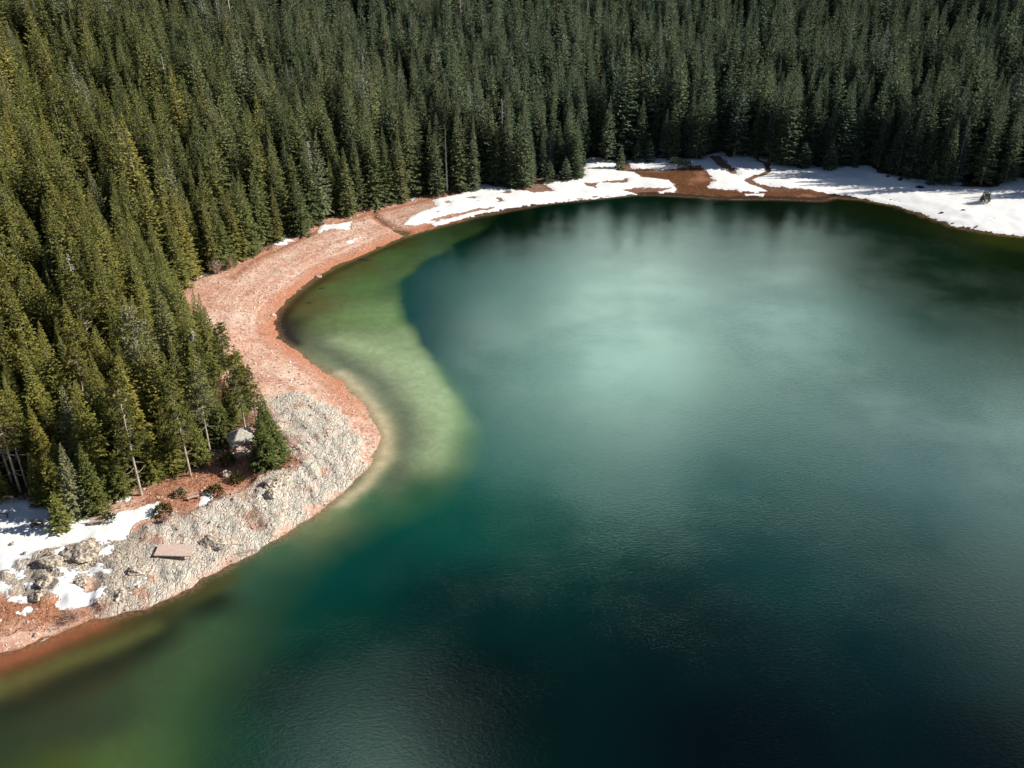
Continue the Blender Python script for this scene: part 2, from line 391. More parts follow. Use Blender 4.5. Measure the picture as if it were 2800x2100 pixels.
# snow
nsn = g.noise(pos, .55, 5., .65, .3)
smv = g.math('ADD', a_sn, g.math('MULTIPLY', g.math('SUBTRACT', nsn, .52), g.math('ADD', 3.6, g.math('MULTIPLY', g.attr('craggy'), 4.))))
sm = g.ramp(smv, -.12, .12)
hole = g.ramp(g.noise(pos, .35, 6., .7, .5), .72, .75)
sm = g.math('MULTIPLY', sm, g.math('SUBTRACT', 1., g.math('MULTIPLY', hole, g.ramp(a_sn, 5., 2.))))
fsn = g.math('MULTIPLY', g.math('MULTIPLY', g.attr('bank'), g.ramp(g.noise(pos, .16, 5., .6), .60, .63)), g.math('MULTIPLY', g.ramp(a_fo, -1., 1.), g.ramp(a_fo, 16., 8.)))
sm = g.math('MAXIMUM', sm, fsn)
snc = g.mix(g.ramp(g.noise(pos, .8, 4., .6), .4, .7), (.90, .91, .92), (.84, .85, .85))
ndl = g.math('MULTIPLY', g.ramp(g.noise(pos, 4.5, 3., .8), .60, .70), g.ramp(a_fo, -14., 0., .12, .75))
snc = g.mix(ndl, snc, (.40, .34, .28))
snc = g.mix(g.ramp(sm, 1., .55, 0, .5), snc, (.55, .50, .45))
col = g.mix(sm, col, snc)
hgt = g.math('ADD', g.math('MULTIPLY', nfin, .5), g.math('MULTIPLY', ngr, .35))
hgt = g.math('ADD', hgt, g.math('MULTIPLY', a_rk, g.math('ADD', g.ramp(cr1, 0., .12, 0, .45), g.ramp(cr2, 0., .1, 0, .3))))
hgt = g.math('MULTIPLY', hgt, g.math('SUBTRACT', 1.08, sm))
bmp = g.n('ShaderNodeBump', {'Height': hgt, 'Strength': .9, 'Distance': .35})
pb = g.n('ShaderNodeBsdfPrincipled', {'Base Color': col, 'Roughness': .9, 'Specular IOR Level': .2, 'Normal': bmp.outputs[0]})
g.n('ShaderNodeOutputMaterial', {'Surface': pb.outputs[0]})
link('ground', gm, mg, kind='structure')

# a fast height look-up on the modelled ground
def hat(x, y):
    return float(full_ground(np.array([[x, y]]))[0][0])


# ------------------------------------------------------------------ water
def lin(c):
    c = np.asarray(c, float) / 255.; return np.where(c <= .04045, c / 12.92, ((c + .055) / 1.055) ** 2.4)


SHELF = [(1075, 462), (1060, 485), (960, 538), (900, 573), (866, 602), (855, 650), (870, 700), (900, 742), (940, 812), (975, 862), (998, 930), (985, 1000), (940, 1050), (860, 1092),
         (760, 1118), (690, 1150), (620, 1200), (575, 1250), (520, 1330), (480, 1420), (430, 1480), (400, 1550), (372, 1660), (340, 1800), (-1200, 2300), (-1200, 1000)]
shelf = np.array([P0(*p) for p in SHELF if p[1] < 2000] + [(-300, 20), (-300, 200), (-120, 200), (-60, 260)])
BODY = [((60, 1462), (84, 70, 28)), ((180, 1402), (84, 72, 28)), ((60, 1440), (112, 72, 30)), ((-60, 1520), (90, 90, 40)), ((20, 1425), (175, 88, 48)), ((110, 1400), (150, 80, 38)), ((200, 1355), (150, 80, 30)), ((20, 1455), (120, 72, 25)), ((100, 1430), (115, 78, 25)), ((250, 1345), (100, 76, 20)), ((330, 1322), (72, 58, 15)), ((430, 1275), (66, 55, 18)),
 ((0, 1490), (108, 108, 48)), ((150, 1430), (95, 96, 32)), ((250, 1390), (84, 82, 28)), ((350, 1345), (72, 75, 26)), ((10, 1535), (58, 74, 48)), ((120, 1485), (52, 64, 36)), ((230, 1430), (38, 50, 24)), ((330, 1378), (22, 30, 10)),
 ((450, 1312), (5, 14, 8)), ((20, 1610), (58, 68, 44)), ((150, 1560), (48, 64, 40)), ((250, 1520), (54, 80, 48)), ((330, 1450), (58, 86, 52)), ((390, 1400), (66, 94, 60)), ((460, 1365), (42, 84, 62)), ((410, 1300), (62, 80, 52)),
 ((120, 1650), (90, 106, 34)), ((250, 1640), (88, 130, 66)), ((330, 1600), (74, 110, 62)), ((370, 1540), (46, 88, 52)), ((520, 1265), (50, 100, 80)), ((480, 1250), (70, 84, 44)), ((600, 1190), (70, 110, 80)),
 ((660, 1145), (120, 130, 90)), ((700, 1112), (140, 146, 100)), ((760, 1078), (92, 128, 88)), ((830, 1040), (82, 118, 78)), ((800, 1085), (38, 100, 68)), ((900, 1058), (20, 88, 52)), ((838, 985), (176, 164, 116)), ((828, 930), (186, 176, 132)),
 ((880, 965), (110, 130, 92)), ((880, 905), (132, 148, 108)), ((920, 872), (150, 172, 126)), ((960, 900), (116, 152, 92)), ((985, 950), (62, 108, 60)), ((940, 990), (78, 110, 68)), ((900, 1000), (84, 106, 74)), ((775, 835), (172, 172, 140)),
 ((800, 855), (160, 168, 134)), ((850, 830), (146, 166, 128)), ((900, 800), (150, 176, 128)), ((935, 832), (140, 168, 118)), ((740, 782), (132, 146, 112)), ((780, 750), (132, 156, 108)), ((850, 750), (138, 164, 112)), ((680, 745), (108, 112, 76)),
 ((700, 700), (104, 124, 66)), ((760, 690), (110, 140, 76)), ((830, 680), (112, 148, 84)), ((660, 660), (98, 96, 40)), ((720, 620), (84, 110, 50)), ((800, 620), (84, 120, 56)), ((850, 620), (62, 98, 50)), ((632, 700), (52, 36, 16)), ((618, 722), (42, 24, 12)),
 ((700, 606), (88, 72, 30)), ((640, 655), (80, 60, 24)), ((780, 570), (80, 86, 38)), ((850, 560), (70, 100, 46)), ((900, 550), (56, 88, 44)), ((950, 522), (46, 76, 38)), ((1000, 500), (34, 58, 28)), ((880, 524), (60, 70, 28)), ((1060, 475), (16, 34, 14))]
DEEP = [((1100, 480), (2, 16, 8)), ((1500, 455), (3, 20, 10)), ((1700, 470), (6, 16, 8)), ((1500, 520), (2, 26, 22)), ((2150, 518), (40, 46, 16)), ((2212, 530), (36, 42, 16)), ((2050, 500), (26, 32, 14)), ((2190, 555), (8, 22, 10)), ((2120, 545), (14, 26, 10)), ((2000, 520), (8, 22, 12)), ((1900, 500), (4, 22, 14)), ((1900, 460), (16, 24, 10)), ((2212, 590), (6, 22, 8)), ((2050, 560), (4, 24, 12)), ((2400, 600), (24, 30, 12)),
 ((1150, 650), (8, 62, 56)), ((1300, 800), (8, 72, 66)), ((1700, 700), (8, 62, 60)), ((1000, 1150), (2, 62, 54)), ((1100, 1000), (3, 70, 64)), ((900, 700), (8, 50, 48)), ((700, 1250), (3, 56, 50)), ((1000, 1300), (1, 34, 32)), ((1500, 1000), (4, 58, 58)), ((2000, 1000), (8, 54, 60)),
 ((2100, 1400), (3, 36, 38)), ((1500, 1400), (1, 24, 24)), ((1000, 1500), (0, 13, 13)), ((1600, 1600), (0, 8, 9)), ((600, 1500), (2, 36, 30)), ((560, 1350), (4, 58, 46)), ((700, 1640), (6, 50, 44)), ((2212, 1640), (1, 10, 12)), ((500, 1600), (5, 58, 44)), ((1700, 1200), (2, 46, 46))]


def idw(Q, pts, pw=3.2, eps=14.):
    Pn = np.array([P0(*p) for p, c in pts]); Cn = np.array([lin(c) for p, c in pts])
    num = np.zeros((len(Q), 3)); den = np.zeros(len(Q))
    for p, c in zip(Pn, Cn):
        wgt = 1 / (((Q - p) ** 2).sum(1) + eps) ** (pw / 2); num += wgt[:, None] * c; den += wgt
    return num / den[:, None]


wx = axis([(-300, -100, 10), (-100, 0, .6), (0, 170, 2.), (170, 420, 10)])
wy = axis([(-300, 30, 10), (30, 270, .7), (270, 300, 3)])
X, Y = np.meshgrid(wx, wy); Q = np.stack([X.ravel(), Y.ravel()], 1)
wd = sdist(Q, lake)
jig = np.stack([(fbm(Q[:, 0] / 6, Q[:, 1] / 6, 3, 11) - .5), (fbm(Q[:, 0] / 6, Q[:, 1] / 6, 3, 15) - .5)], 1) * 2.6
fs = sdist(Q + jig, shelf)
soft = 1.8 + 4. * ss(Q[:, 1], 146, 126) + 5. * ss(Q[:, 1], 125, 85)
k = ss(fs / soft, -1., .8)
body = idw(Q + jig * .6, DEEP, 3., 6.) * (1 - k)[:, None] + idw(Q + jig * .6, BODY, 3.2, 7.) * k[:, None]
fringe = (1 - ss(wd, 0, 1.8)) * .42 * (.5 + fbm(Q[:, 0] / 2.5, Q[:, 1] / 2.5, 2, 301))
keep = wd > -14
F = grid_faces(len(wx), len(wy)); F = F[keep[F].all(1)]
used = np.unique(F); remap = -np.ones(len(Q), int); remap[used] = np.arange(len(used))
wm = mesh_np('water', np.column_stack([Q[used], np.zeros(len(used))]), remap[F], True)
# drifts, weed beds and sand bars lying along the shelf
BARS = [([(-250, 1660), (-80, 1570), (60, 1525), (230, 1435), (300, 1395), (345, 1372)], (24, 32, 20), 3.6, .75), ([(452, 1318), (440, 1310), (462, 1300)], (4, 12, 8), 2.3, .95), ([(330, 1382), (350, 1366)], (12, 20, 10), 2.4, .8),
 ([(-200, 1560), (0, 1488), (150, 1425), (250, 1392), (330, 1355)], (100, 104, 42), 1.6, .6), ([(390, 1300), (440, 1280), (495, 1250)], (74, 72, 22), 1.7, .75),
 ([(-300, 1545), (-50, 1455), (20, 1428), (80, 1405), (140, 1378), (212, 1346)], (172, 90, 48), 1.3, .75), ([(-200, 1540), (0, 1455), (100, 1420), (200, 1378), (260, 1350)], (92, 66, 20), 1.1, .4),
 ([(280, 1750), (330, 1620), (370, 1500), (410, 1420), (450, 1365)], (62, 92, 56), 4.2, .6), ([(0, 1680), (120, 1655), (230, 1650)], (78, 92, 34), 5., .5), ([(-50, 1640), (100, 1590), (230, 1560)], (44, 58, 42), 4., .6),
 ([(690, 742), (750, 782), (820, 828), (868, 890), (888, 950), (880, 1000), (845, 1050)], (84, 96, 76), 2.6, .7), ([(740, 735), (830, 765), (900, 800), (945, 862), (958, 925), (930, 990)], (158, 182, 132), 3.2, .6),
 ([(735, 808), (790, 862), (822, 905), (836, 950), (828, 995), (790, 1045), (735, 1085)], (208, 190, 150), 1.3, .75), ([(640, 742), (617, 724), (606, 700), (618, 670)], (34, 22, 12), 1.5, .9), ([(618, 672), (660, 630), (720, 590), (800, 552), (880, 520)], (62, 44, 18), 1.2, .7)]
for pts_, c_, w_, st_ in BARS:
    a_ = st_ * np.exp(-(seg_dist(Q + jig * .35, np.array([P0(*p) for p in pts_]), False) / w_) ** 2)
    body = body * (1 - a_)[:, None] + (lin(c_) * 1.12)[None] * a_[:, None]
lum = body.mean(1, keepdims=True); body = (lum + (body - lum) * (1.22 - .42 * k[:, None])) * (1. - .06 * k[:, None] + .12 * k[:, None] * ss(Q[:, 1], 80, 115)[:, None] - .1 * k[:, None])
deepw = (1 - k) * ss(Q[:, 1], 118, 66)
body = body * (1 - .5 * deepw)[:, None] * np.array([1, 1, .96])
cattr(wm, 'body', np.clip(body, 0, 1)[used]); fattr(wm, 'fringe', fringe[used]); fattr(wm, 'shelf', k[used])
mw, g = new_mat('lake water')
pos = g.n('ShaderNodeNewGeometry').outputs['Position']
wmap = g.n('ShaderNodeMapping', {'Vector': pos, 'Rotation': (0, 0, R(-20)), 'Scale': (.75, 1.35, 1.)}).outputs[0]
n1 = g.noise(wmap, 2.1, 3., .65, .3); n2 = g.noise(wmap, 8., 2., .6); n3 = g.noise(pos, .05, 3.)
hh = g.math('ADD', g.math('MULTIPLY', n1, .017), g.math('MULTIPLY', n2, .0095))
hh = g.math('MULTIPLY', hh, g.ramp(n3, .3, .7, .6, 1.25))
bmp = g.n('ShaderNodeBump', {'Height': hh, 'Strength': 1., 'Distance': 1.})
fr = g.n('ShaderNodeFresnel', {'IOR': 1.44, 'Normal': bmp.outputs[0]})
mot = g.math('MULTIPLY', g.attr('shelf'), g.ramp(g.noise(pos, .42, 6., .72, .6), .38, .64, .35, 0.))
mot2 = g.math('MULTIPLY', g.attr('shelf'), g.ramp(g.noise(pos, 2.2, 4., .8), .40, .30, 0., .45))
bcol = g.mix(mot, g.attr('body', 'Color'), g.mix(.6, g.attr('body', 'Color'), (.03, .035, .012)))
bcol = g.mix(mot2, bcol, (.03, .03, .012))
bcol = g.mix(g.attr('fringe'), bcol, g.mix(g.ramp(g.noise(pos, 1.8, 3., .7), .4, .6), (.17, .085, .04), (.40, .24, .15)))
un = g.n('ShaderNodeBsdfDiffuse', {'Color': bcol})
gl = g.n('ShaderNodeBsdfAnisotropic', {'Color': (.80, 1, .90, 1), 'Roughness': .07, 'Normal': bmp.outputs[0]})
mx = g.n('ShaderNodeMixShader', {0: fr.outputs[0], 1: un.outputs[0], 2: gl.outputs[0]})
g.n('ShaderNodeOutputMaterial', {'Surface': mx.outputs[0]})
link('water', wm, mw, kind='structure')

# ------------------------------------------------------------------ materials for things
def simple(name, c1, c2, scale=3., rough=.85, stretch=None, bump=.3):
    m, g = new_mat(name)
    v = g.n('ShaderNodeTexCoord').outputs['Object']
    if stretch: v = g.n('ShaderNodeMapping', {'Vector': v, 'Scale': stretch}).outputs[0]
    n = g.noise(v, scale, 4., .6)
    c = g.mix(g.ramp(n, .35, .65), c1, c2)
    b = g.n('ShaderNodeBump', {'Height': n, 'Strength': bump, 'Distance': .05})
    p = g.n('ShaderNodeBsdfPrincipled', {'Base Color': c, 'Roughness': rough, 'Specular IOR Level': .25, 'Normal': b.outputs[0]})
    g.n('ShaderNodeOutputMaterial', {'Surface': p.outputs[0]})
    return m


def foliage(name, cols, trans=.05, pale=.5):
    m, g = new_mat(name)
    oi = g.n('ShaderNodeObjectInfo'); rnd = oi.outputs['Random']
    pos = g.n('ShaderNodeNewGeometry').outputs['Position']
    stand = g.noise(oi.outputs['Location'], .018, 2.)
    a = g.mix(g.ramp(rnd, .0, .85), cols[0], cols[1])
    a = g.mix(g.ramp(rnd, .80, 1.0, 0, .8), a, cols[2])
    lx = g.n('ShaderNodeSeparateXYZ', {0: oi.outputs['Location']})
    a = g.mix(g.ramp(stand, .42, .62, 0, .35), a, cols[2])
    rn2 = g.math('FRACT', g.math('MULTIPLY', rnd, 37.7))
    a = g.mix(g.ramp(rn2, .0, 1., .65, 0., False), a, tuple(c * .35 for c in cols[0]))
    rn3 = g.math('FRACT', g.math('MULTIPLY', rnd, 91.3))
    a = g.mix(g.ramp(rn3, .90, .97, 0, pale), a, (.36, .37, .25))
    # shade painted into the needle colour: cooler and darker towards the right and back
    shade_tone = g.ramp(g.math('ADD', g.math('ADD', lx.outputs[0], g.math('MULTIPLY', lx.outputs[1], .8)), g.math('MULTIPLY', stand, 90.)), 60., 310., 0, .92)
    a = g.mix(shade_tone, a, g.mix(.75, a, (cols[1][1] * .34, cols[1][1] * .66, cols[1][1] * .60)))
    a = g.mix(g.ramp(g.noise(pos, 1.1, 3., .6), .45, .75, 0, .55), a, cols[3])
    df = g.n('ShaderNodeBsdfDiffuse', {'Color': a}); tr = g.n('ShaderNodeBsdfTranslucent', {'Color': a})
    mx = g.n('ShaderNodeMixShader', {0: trans, 1: df.outputs[0], 2: tr.outputs[0]})
    g.n('ShaderNodeOutputMaterial', {'Surface': mx.outputs[0]})
    return m


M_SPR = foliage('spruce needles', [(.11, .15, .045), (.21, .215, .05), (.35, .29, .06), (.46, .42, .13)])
M_PIN = foliage('pine needles', [(.14, .16, .04), (.19, .19, .045), (.25, .22, .05), (.28, .27, .09)])
M_PAL = foliage('pale thinning needles', [(.26, .27, .20), (.30, .28, .20), (.33, .30, .21), (.40, .38, .30)])
M_RED = foliage('dead brown needles', [(.22, .08, .05), (.25, .10, .06), (.27, .11, .06), (.30, .15, .10)])
M_BUSH = foliage('juniper needles', [(.07, .085, .02), (.11, .11, .025), (.14, .12, .03), (.17, .16, .05)])
M_TWIG = simple('bare twigs', (.40, .24, .19), (.58, .42, .35), 2.)
M_GTWIG = simple('dead grey twigs', (.50, .47, .42), (.66, .62, .56), 2.)
M_YNG = foliage('young spruce needles', [(.15, .18, .05), (.19, .20, .05), (.22, .22, .06), (.30, .28, .10)], .05, 0.)
M_BARK = simple('spruce bark', (.10, .075, .055), (.24, .20, .16), 2., stretch=(3, 3, .6))
M_PBARK = simple('pale pine bark', (.34, .28, .22), (.50, .44, .36), 2., stretch=(3, 3, .6))
M_WOOD = simple('weathered planks', (.60, .44, .38), (.74, .58, .51), 2.5, stretch=(.6, 6, 1))
M_DWOOD = simple('dark bench wood', (.06, .045, .04), (.12, .09, .075), 5., stretch=(1, 5, 1))
M_LWOOD = simple('pale bench wood', (.48, .33, .25), (.62, .47, .38), 5., stretch=(1, 5, 1))
M_SHAKE = simple('grey wooden shakes', (.40, .38, .33), (.58, .56, .49), 3.)
M_ROCK = simple('limestone boulder', (.14, .10, .075), (.70, .62, .52), 2.6, bump=1.)
M_DROCK = simple('wet dark boulder', (.015, .018, .012), (.04, .035, .02), 1.6, .5, bump=.5)
M_PROCK = simple('pale beach boulder', (.62, .42, .34), (.78, .62, .54), 1.6, bump=.7)
M_STONE = simple('beach stones', (.40, .24, .18), (.74, .62, .54), .7)
M_GRASS = simple('dry grass', (.30, .11, .05), (.58, .33, .20), .8)


# ------------------------------------------------------------------ tree builders
class QB:
    """collects quads"""
    def __init__(s): s.v = []; s.f = []
    def spray(s, p, dr, up, L, wd):
        """an elongated leaf-shaped spray of needles"""
        side = np.cross(dr, up); n = np.linalg.norm(side)
        if n < 1e-5: return
        side = side / n * wd * .5
        i = len(s.v)
        s.v += [p - side * .45, p + dr * L * .55 - side, p + dr * L, p + dr * L * .55 + side]
        s.v[i] = p
        s.f.append((i, i + 1, i + 2, i + 3))
    def tube(s, pts, rad, k=6):
        i0 = len(s.v)
        for q, (p, r) in enumerate(zip(pts, rad)):
            dr = pts[min(q + 1, len(pts) - 1)] - pts[max(q - 1, 0)]; dr = dr / (np.linalg.norm(dr) + 1e-9)
            a = np.cross(dr, [0, 0, 1.]) if abs(dr[2]) < .9 else np.cross(dr, [1., 0, 0]); a /= np.linalg.norm(a); b = np.cross(dr, a)
            for j in range(k):
                t = 2 * math.pi * j / k; s.v.append(p + (a * math.cos(t) + b * math.sin(t)) * r)
        for q in range(len(pts) - 1):
            for j in range(k):
                A = i0 + q * k + j; B = i0 + q * k + (j + 1) % k; s.f.append((A, B, B + k, A + k))
    def box(s, c, size, rot=None):
        i = len(s.v); hx, hy, hz = [q / 2 for q in size]
        for x, y, z in ((-1, -1, -1), (1, -1, -1), (1, 1, -1), (-1, 1, -1), (-1, -1, 1), (1, -1, 1), (1, 1, 1), (-1, 1, 1)):
            p = Vector((x * hx, y * hy, z * hz))
            if rot: p.rotate(rot)
            s.v.append(np.array([c[0] + p.x, c[1] + p.y, c[2] + p.z]))
        for q in ((0, 3, 2, 1), (4, 5, 6, 7), (0, 1, 5, 4), (1, 2, 6, 5), (2, 3, 7, 6), (3, 0, 4, 7)): s.f.append(tuple(i + t for t in q))
    def mesh(s, name, smooth=False):
        return mesh_np(name, np.array(s.v), np.array(s.f), smooth)


UP = np.array([0, 0, 1.])


def unit(v): return v / (np.linalg.norm(v) + 1e-9)


def spruce(seed, H=22., Rm=2.9, hb=.06, dens=1., droop=1., gap=.0, pw=1.0):
    """crown and trunk meshes of a Norway spruce"""
    r = np.random.default_rng(seed); q = QB()
    bend = r.normal(0, .012, 2)
    def ax(z): return np.array([bend[0] * z * z / H, bend[1] * z * z / H, z])
    z = H * hb; lop = r.uniform(0, 6.28); k = 0
    while z < H - .25:
        t = (z - H * hb) / (H - H * hb)
        prof = (1 - t) ** pw * min(1., .78 + t * 1.6)
        nb = int((4.5 + 6 * (1 - t)) * dens + r.random())
        if r.random() < gap: z += .5; continue
        a0 = r.uniform(0, 6.28); wl = r.uniform(.82, 1.14)
        for b in range(nb):
            a = a0 + 6.283 * b / max(nb, 1) + r.normal(0, .22)
            L = (Rm * prof * wl * r.uniform(.72, 1.15) + .10) * (1 + .14 * math.cos(a - lop))
            tilt = (.45 * t - .30 * droop * (1 - t)) + r.normal(0, .09)
            out = np.array([math.cos(a), math.sin(a), 0.])
            p0 = ax(z + r.normal(0, .07))
            n = max(2, int(L / .42))
            pr = None
            for i in range(1, n + 1):
                s_ = i / n
                p = p0 + out * L * s_ + UP * (L * (math.tan(tilt) * s_ - .16 * droop * s_ * (1 - s_) + .10 * s_ * s_))
                tp = .30 + .70 * min(1., (1 - t) * 2.2)
                sc = (.55 + .25 * L / Rm) * tp
                wq = .50 * tp * (1.05 - .35 * s_)
                if s_ > .22:
                    for sg in (-1, 1):
                        aa = a + sg * r.uniform(.5, 1.1)
                        dv = unit(np.array([math.cos(aa), math.sin(aa), r.uniform(-.4, .05)]))
                        q.spray(p, dv, unit(UP + r.normal(0, .3, 3)), sc * r.uniform(.75, 1.3), wq)
                dv = unit(out + UP * r.uniform(-.3, .25))
                if pr is not None: q.spray(pr, unit(p - pr), unit(UP + r.normal(0, .3, 3)), np.linalg.norm(p - pr) * 1.6, .46 * tp)
                pr = p
        z += .36 + .30 * (1 - t) + r.uniform(-.05, .1)
    for j in range(7): q.spray(ax(H - .9 + j * .12), unit(np.array([r.normal(0, .3), r.normal(0, .3), 1.])), np.array([1., r.normal(), 0]), .55, .14)
    t = QB()
    zs = np.linspace(-.6, H - .3, 9)
    t.tube([ax(max(z_, 0)) + UP * min(z_, 0) for z_ in zs], [.30 * H / 22 * (1 - .95 * max(z_, 0) / H) + (.08 if z_ < 0 else 0) for z_ in zs], 7)
    # bare snapped twigs low on the trunk
    for j in range(int(10 * hb * 10)):
        z_ = r.uniform(.1, hb + .1) * H; a = r.uniform(0, 6.28); L = r.uniform(.5, 1.6)
        p = ax(z_); t.tube([p, p + np.array([math.cos(a) * L, math.sin(a) * L, r.uniform(-.3, .1)])], [.035, .01], 3)
    return q.mesh('spruce_crown'), t.mesh('spruce_trunk', True)


def pine(seed, H=20., Rm=2.8, hb=.38):
    r = np.random.default_rng(seed); q = QB(); t = QB(); bend = r.normal(0, .02, 2)
    def ax(z): return np.array([bend[0] * z * z / H, bend[1] * z * z / H, z])
    z = H * hb
    while z < H - .2:
        u = (z - H * hb) / (H - H * hb)
        prof = min(1., .5 + u * 2.2) * (1 - u) ** .55
        for b in range(int(3 + 2.5 * r.random())):
            a = r.uniform(0, 6.283); L = Rm * prof * r.uniform(.5, 1.2) + .35
            out = np.array([math.cos(a), math.sin(a), 0]); rise = r.uniform(-.15, .45)
            e = ax(z) + out * L + UP * L * rise
            t.tube([ax(z), ax(z) + out * L * .5 + UP * L * rise * .3, e], [.05, .035, .012], 3)
            for c in range(3 + int(L * 1.6)):
                s_ = r.uniform(.35, 1.05); c0 = ax(z) + out * L * s_ + UP * L * rise * s_ + r.normal(0, .16 + .10 * L, 3) * [1, 1, .5]
                for j in range(9):
                    dv = unit(r.normal(0, 1, 3) * [1, 1, .55] + out * .5 + UP * .35)
                    q.spray(c0, dv, r.normal(0, 1, 3), r.uniform(.3, .55), .17)
        z += r.uniform(.35, .62)
    zs = np.linspace(-.6, H - .3, 10)
    t.tube([ax(max(z_, 0)) + UP * min(z_, 0) for z_ in zs], [.24 * H / 20 * (1 - .9 * max(z_, 0) / H) for z_ in zs], 8)
    for j in range(22):
        z_ = r.uniform(.12, hb + .25) * H; a = r.uniform(0, 6.28); L = r.uniform(.8, 2.6)
        p = ax(z_); o_ = np.array([math.cos(a) * L, math.sin(a) * L, 0])
        t.tube([p, p + o_ * .6 + UP * r.uniform(-.3, .1), p + o_ + UP * r.uniform(-.6, .3)], [.05, .035, .012], 4)
    return q.mesh('pine_crown'), t.mesh('pine_trunk', True)


def snag(seed, H=17., Rm=1.5, n=90, tw=.6):
    """dead standing spruce: branches (mesh 1) and trunk (mesh 2)"""
    r = np.random.default_rng(seed); q = QB(); t = QB()
    for j in range(n):
        z = H * (.15 + .83 * r.random()); a = r.uniform(0, 6.28); L = Rm * (1 - z / H) ** .6 * r.uniform(.4, 1.15) + .15
        p = np.array([0, 0, z]); o_ = np.array([math.cos(a), math.sin(a), 0])
        e = p + o_ * L + UP * (-.22 * L)
        q.tube([p, p + o_ * L * .5 + UP * .02 * L, e], [.045, .032, .012], 3)
        for c in range(int(3 * tw * 2)):
            s_ = r.uniform(.3, 1.); b = p + (e - p) * s_; aa = a + r.choice([-1, 1]) * r.uniform(.5, 1.1)
            q.tube([b, b + np.array([math.cos(aa), math.sin(aa), -.5]) * L * .38], [.028, .009], 3)
    t.tube([np.array([0, 0, z]) for z in (-.5, 0, H * .3, H * .6, H * .85, H)], [.30, .25, .2, .13, .07, .02], 7)
    return q.mesh('snag_branches'), t.mesh('snag_trunk', True)


SPR = [spruce(1, 22, 3.6), spruce(2, 24, 2.9, .05, .95), spruce(3, 20, 3.8, .06, 1.05), spruce(4, 25, 3.4, .10, .9, 1.3, .05), spruce(5, 23, 3.5, .12, .85, 1.4, .08), spruce(6, 18, 3.1, .04, 1., .8)]
SPR_H = [22, 24, 20, 25, 23, 18]
PIN = [pine(11, 20, 2.7, .34), pine(12, 18, 2.4, .45)]; PIN_H = [20, 18]
YNG = [spruce(21, 6, 1.35, .03, 1., .3, 0., .9)]; YNG_H = [6]
PAL = [spruce(31, 20, 2.7, .10, .9, 1.6, .05)]; PAL_H = [20]
RED = [spruce(41, 16, 1.9, .1, .7, 1., .1)]; RED_H = [16]
SNG = [snag(51), snag(52, 15., .45, 40, .2)]; SNG_H = [17, 15]
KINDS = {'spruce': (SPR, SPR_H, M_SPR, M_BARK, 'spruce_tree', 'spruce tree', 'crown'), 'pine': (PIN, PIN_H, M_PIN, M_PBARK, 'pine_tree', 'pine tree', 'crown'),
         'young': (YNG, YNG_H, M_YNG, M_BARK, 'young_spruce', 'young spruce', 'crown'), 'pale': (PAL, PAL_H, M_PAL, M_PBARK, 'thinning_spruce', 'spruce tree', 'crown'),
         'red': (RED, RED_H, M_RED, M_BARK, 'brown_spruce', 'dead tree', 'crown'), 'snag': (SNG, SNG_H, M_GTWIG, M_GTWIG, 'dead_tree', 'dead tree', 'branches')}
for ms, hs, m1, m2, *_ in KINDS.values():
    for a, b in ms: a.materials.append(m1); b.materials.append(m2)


def put_tree(kind, var, x, y, z, H, rz, label, group=None, fat=1.):
    ms, hs, m1, m2, nm, cat, crn = KINDS[kind]
    e = bpy.data.objects.new(nm, None); C.objects.link(e); e.empty_display_size = .5
    s_ = H / hs[var]; e.location = (x, y, z); e.rotation_euler = (0, 0, rz); e.scale = (s_ * fat, s_ * fat, s_)
    e['label'] = label; e['category'] = cat
    if group: e['group'] = group
    for nme, me in ((crn, ms[var][0]), ('trunk', ms[var][1])):
        o = bpy.data.objects.new(nme, me); C.objects.link(o); o.parent = e
    return e


def proj(x, y, z):
    c_, s_ = math.cos(PITCH), math.sin(PITCH); dz = z - CAM_H
    dep = y * c_ - dz * s_; upc = y * s_ + dz * c_
    return 1106 + FPX * x / dep, 829.5 - FPX * upc / dep, dep


def tree_at(bx, by, ty):
    """base point of the picture and the picture row of the tip -> position and height"""
    x, y, z = G(bx, by); lo, hi = 1., 40.
    for k in range(40):
        m = (lo + hi) / 2
        if proj(x, y, z + m)[1] > ty: lo = m
        else: hi = m
    return x, y, z, lo


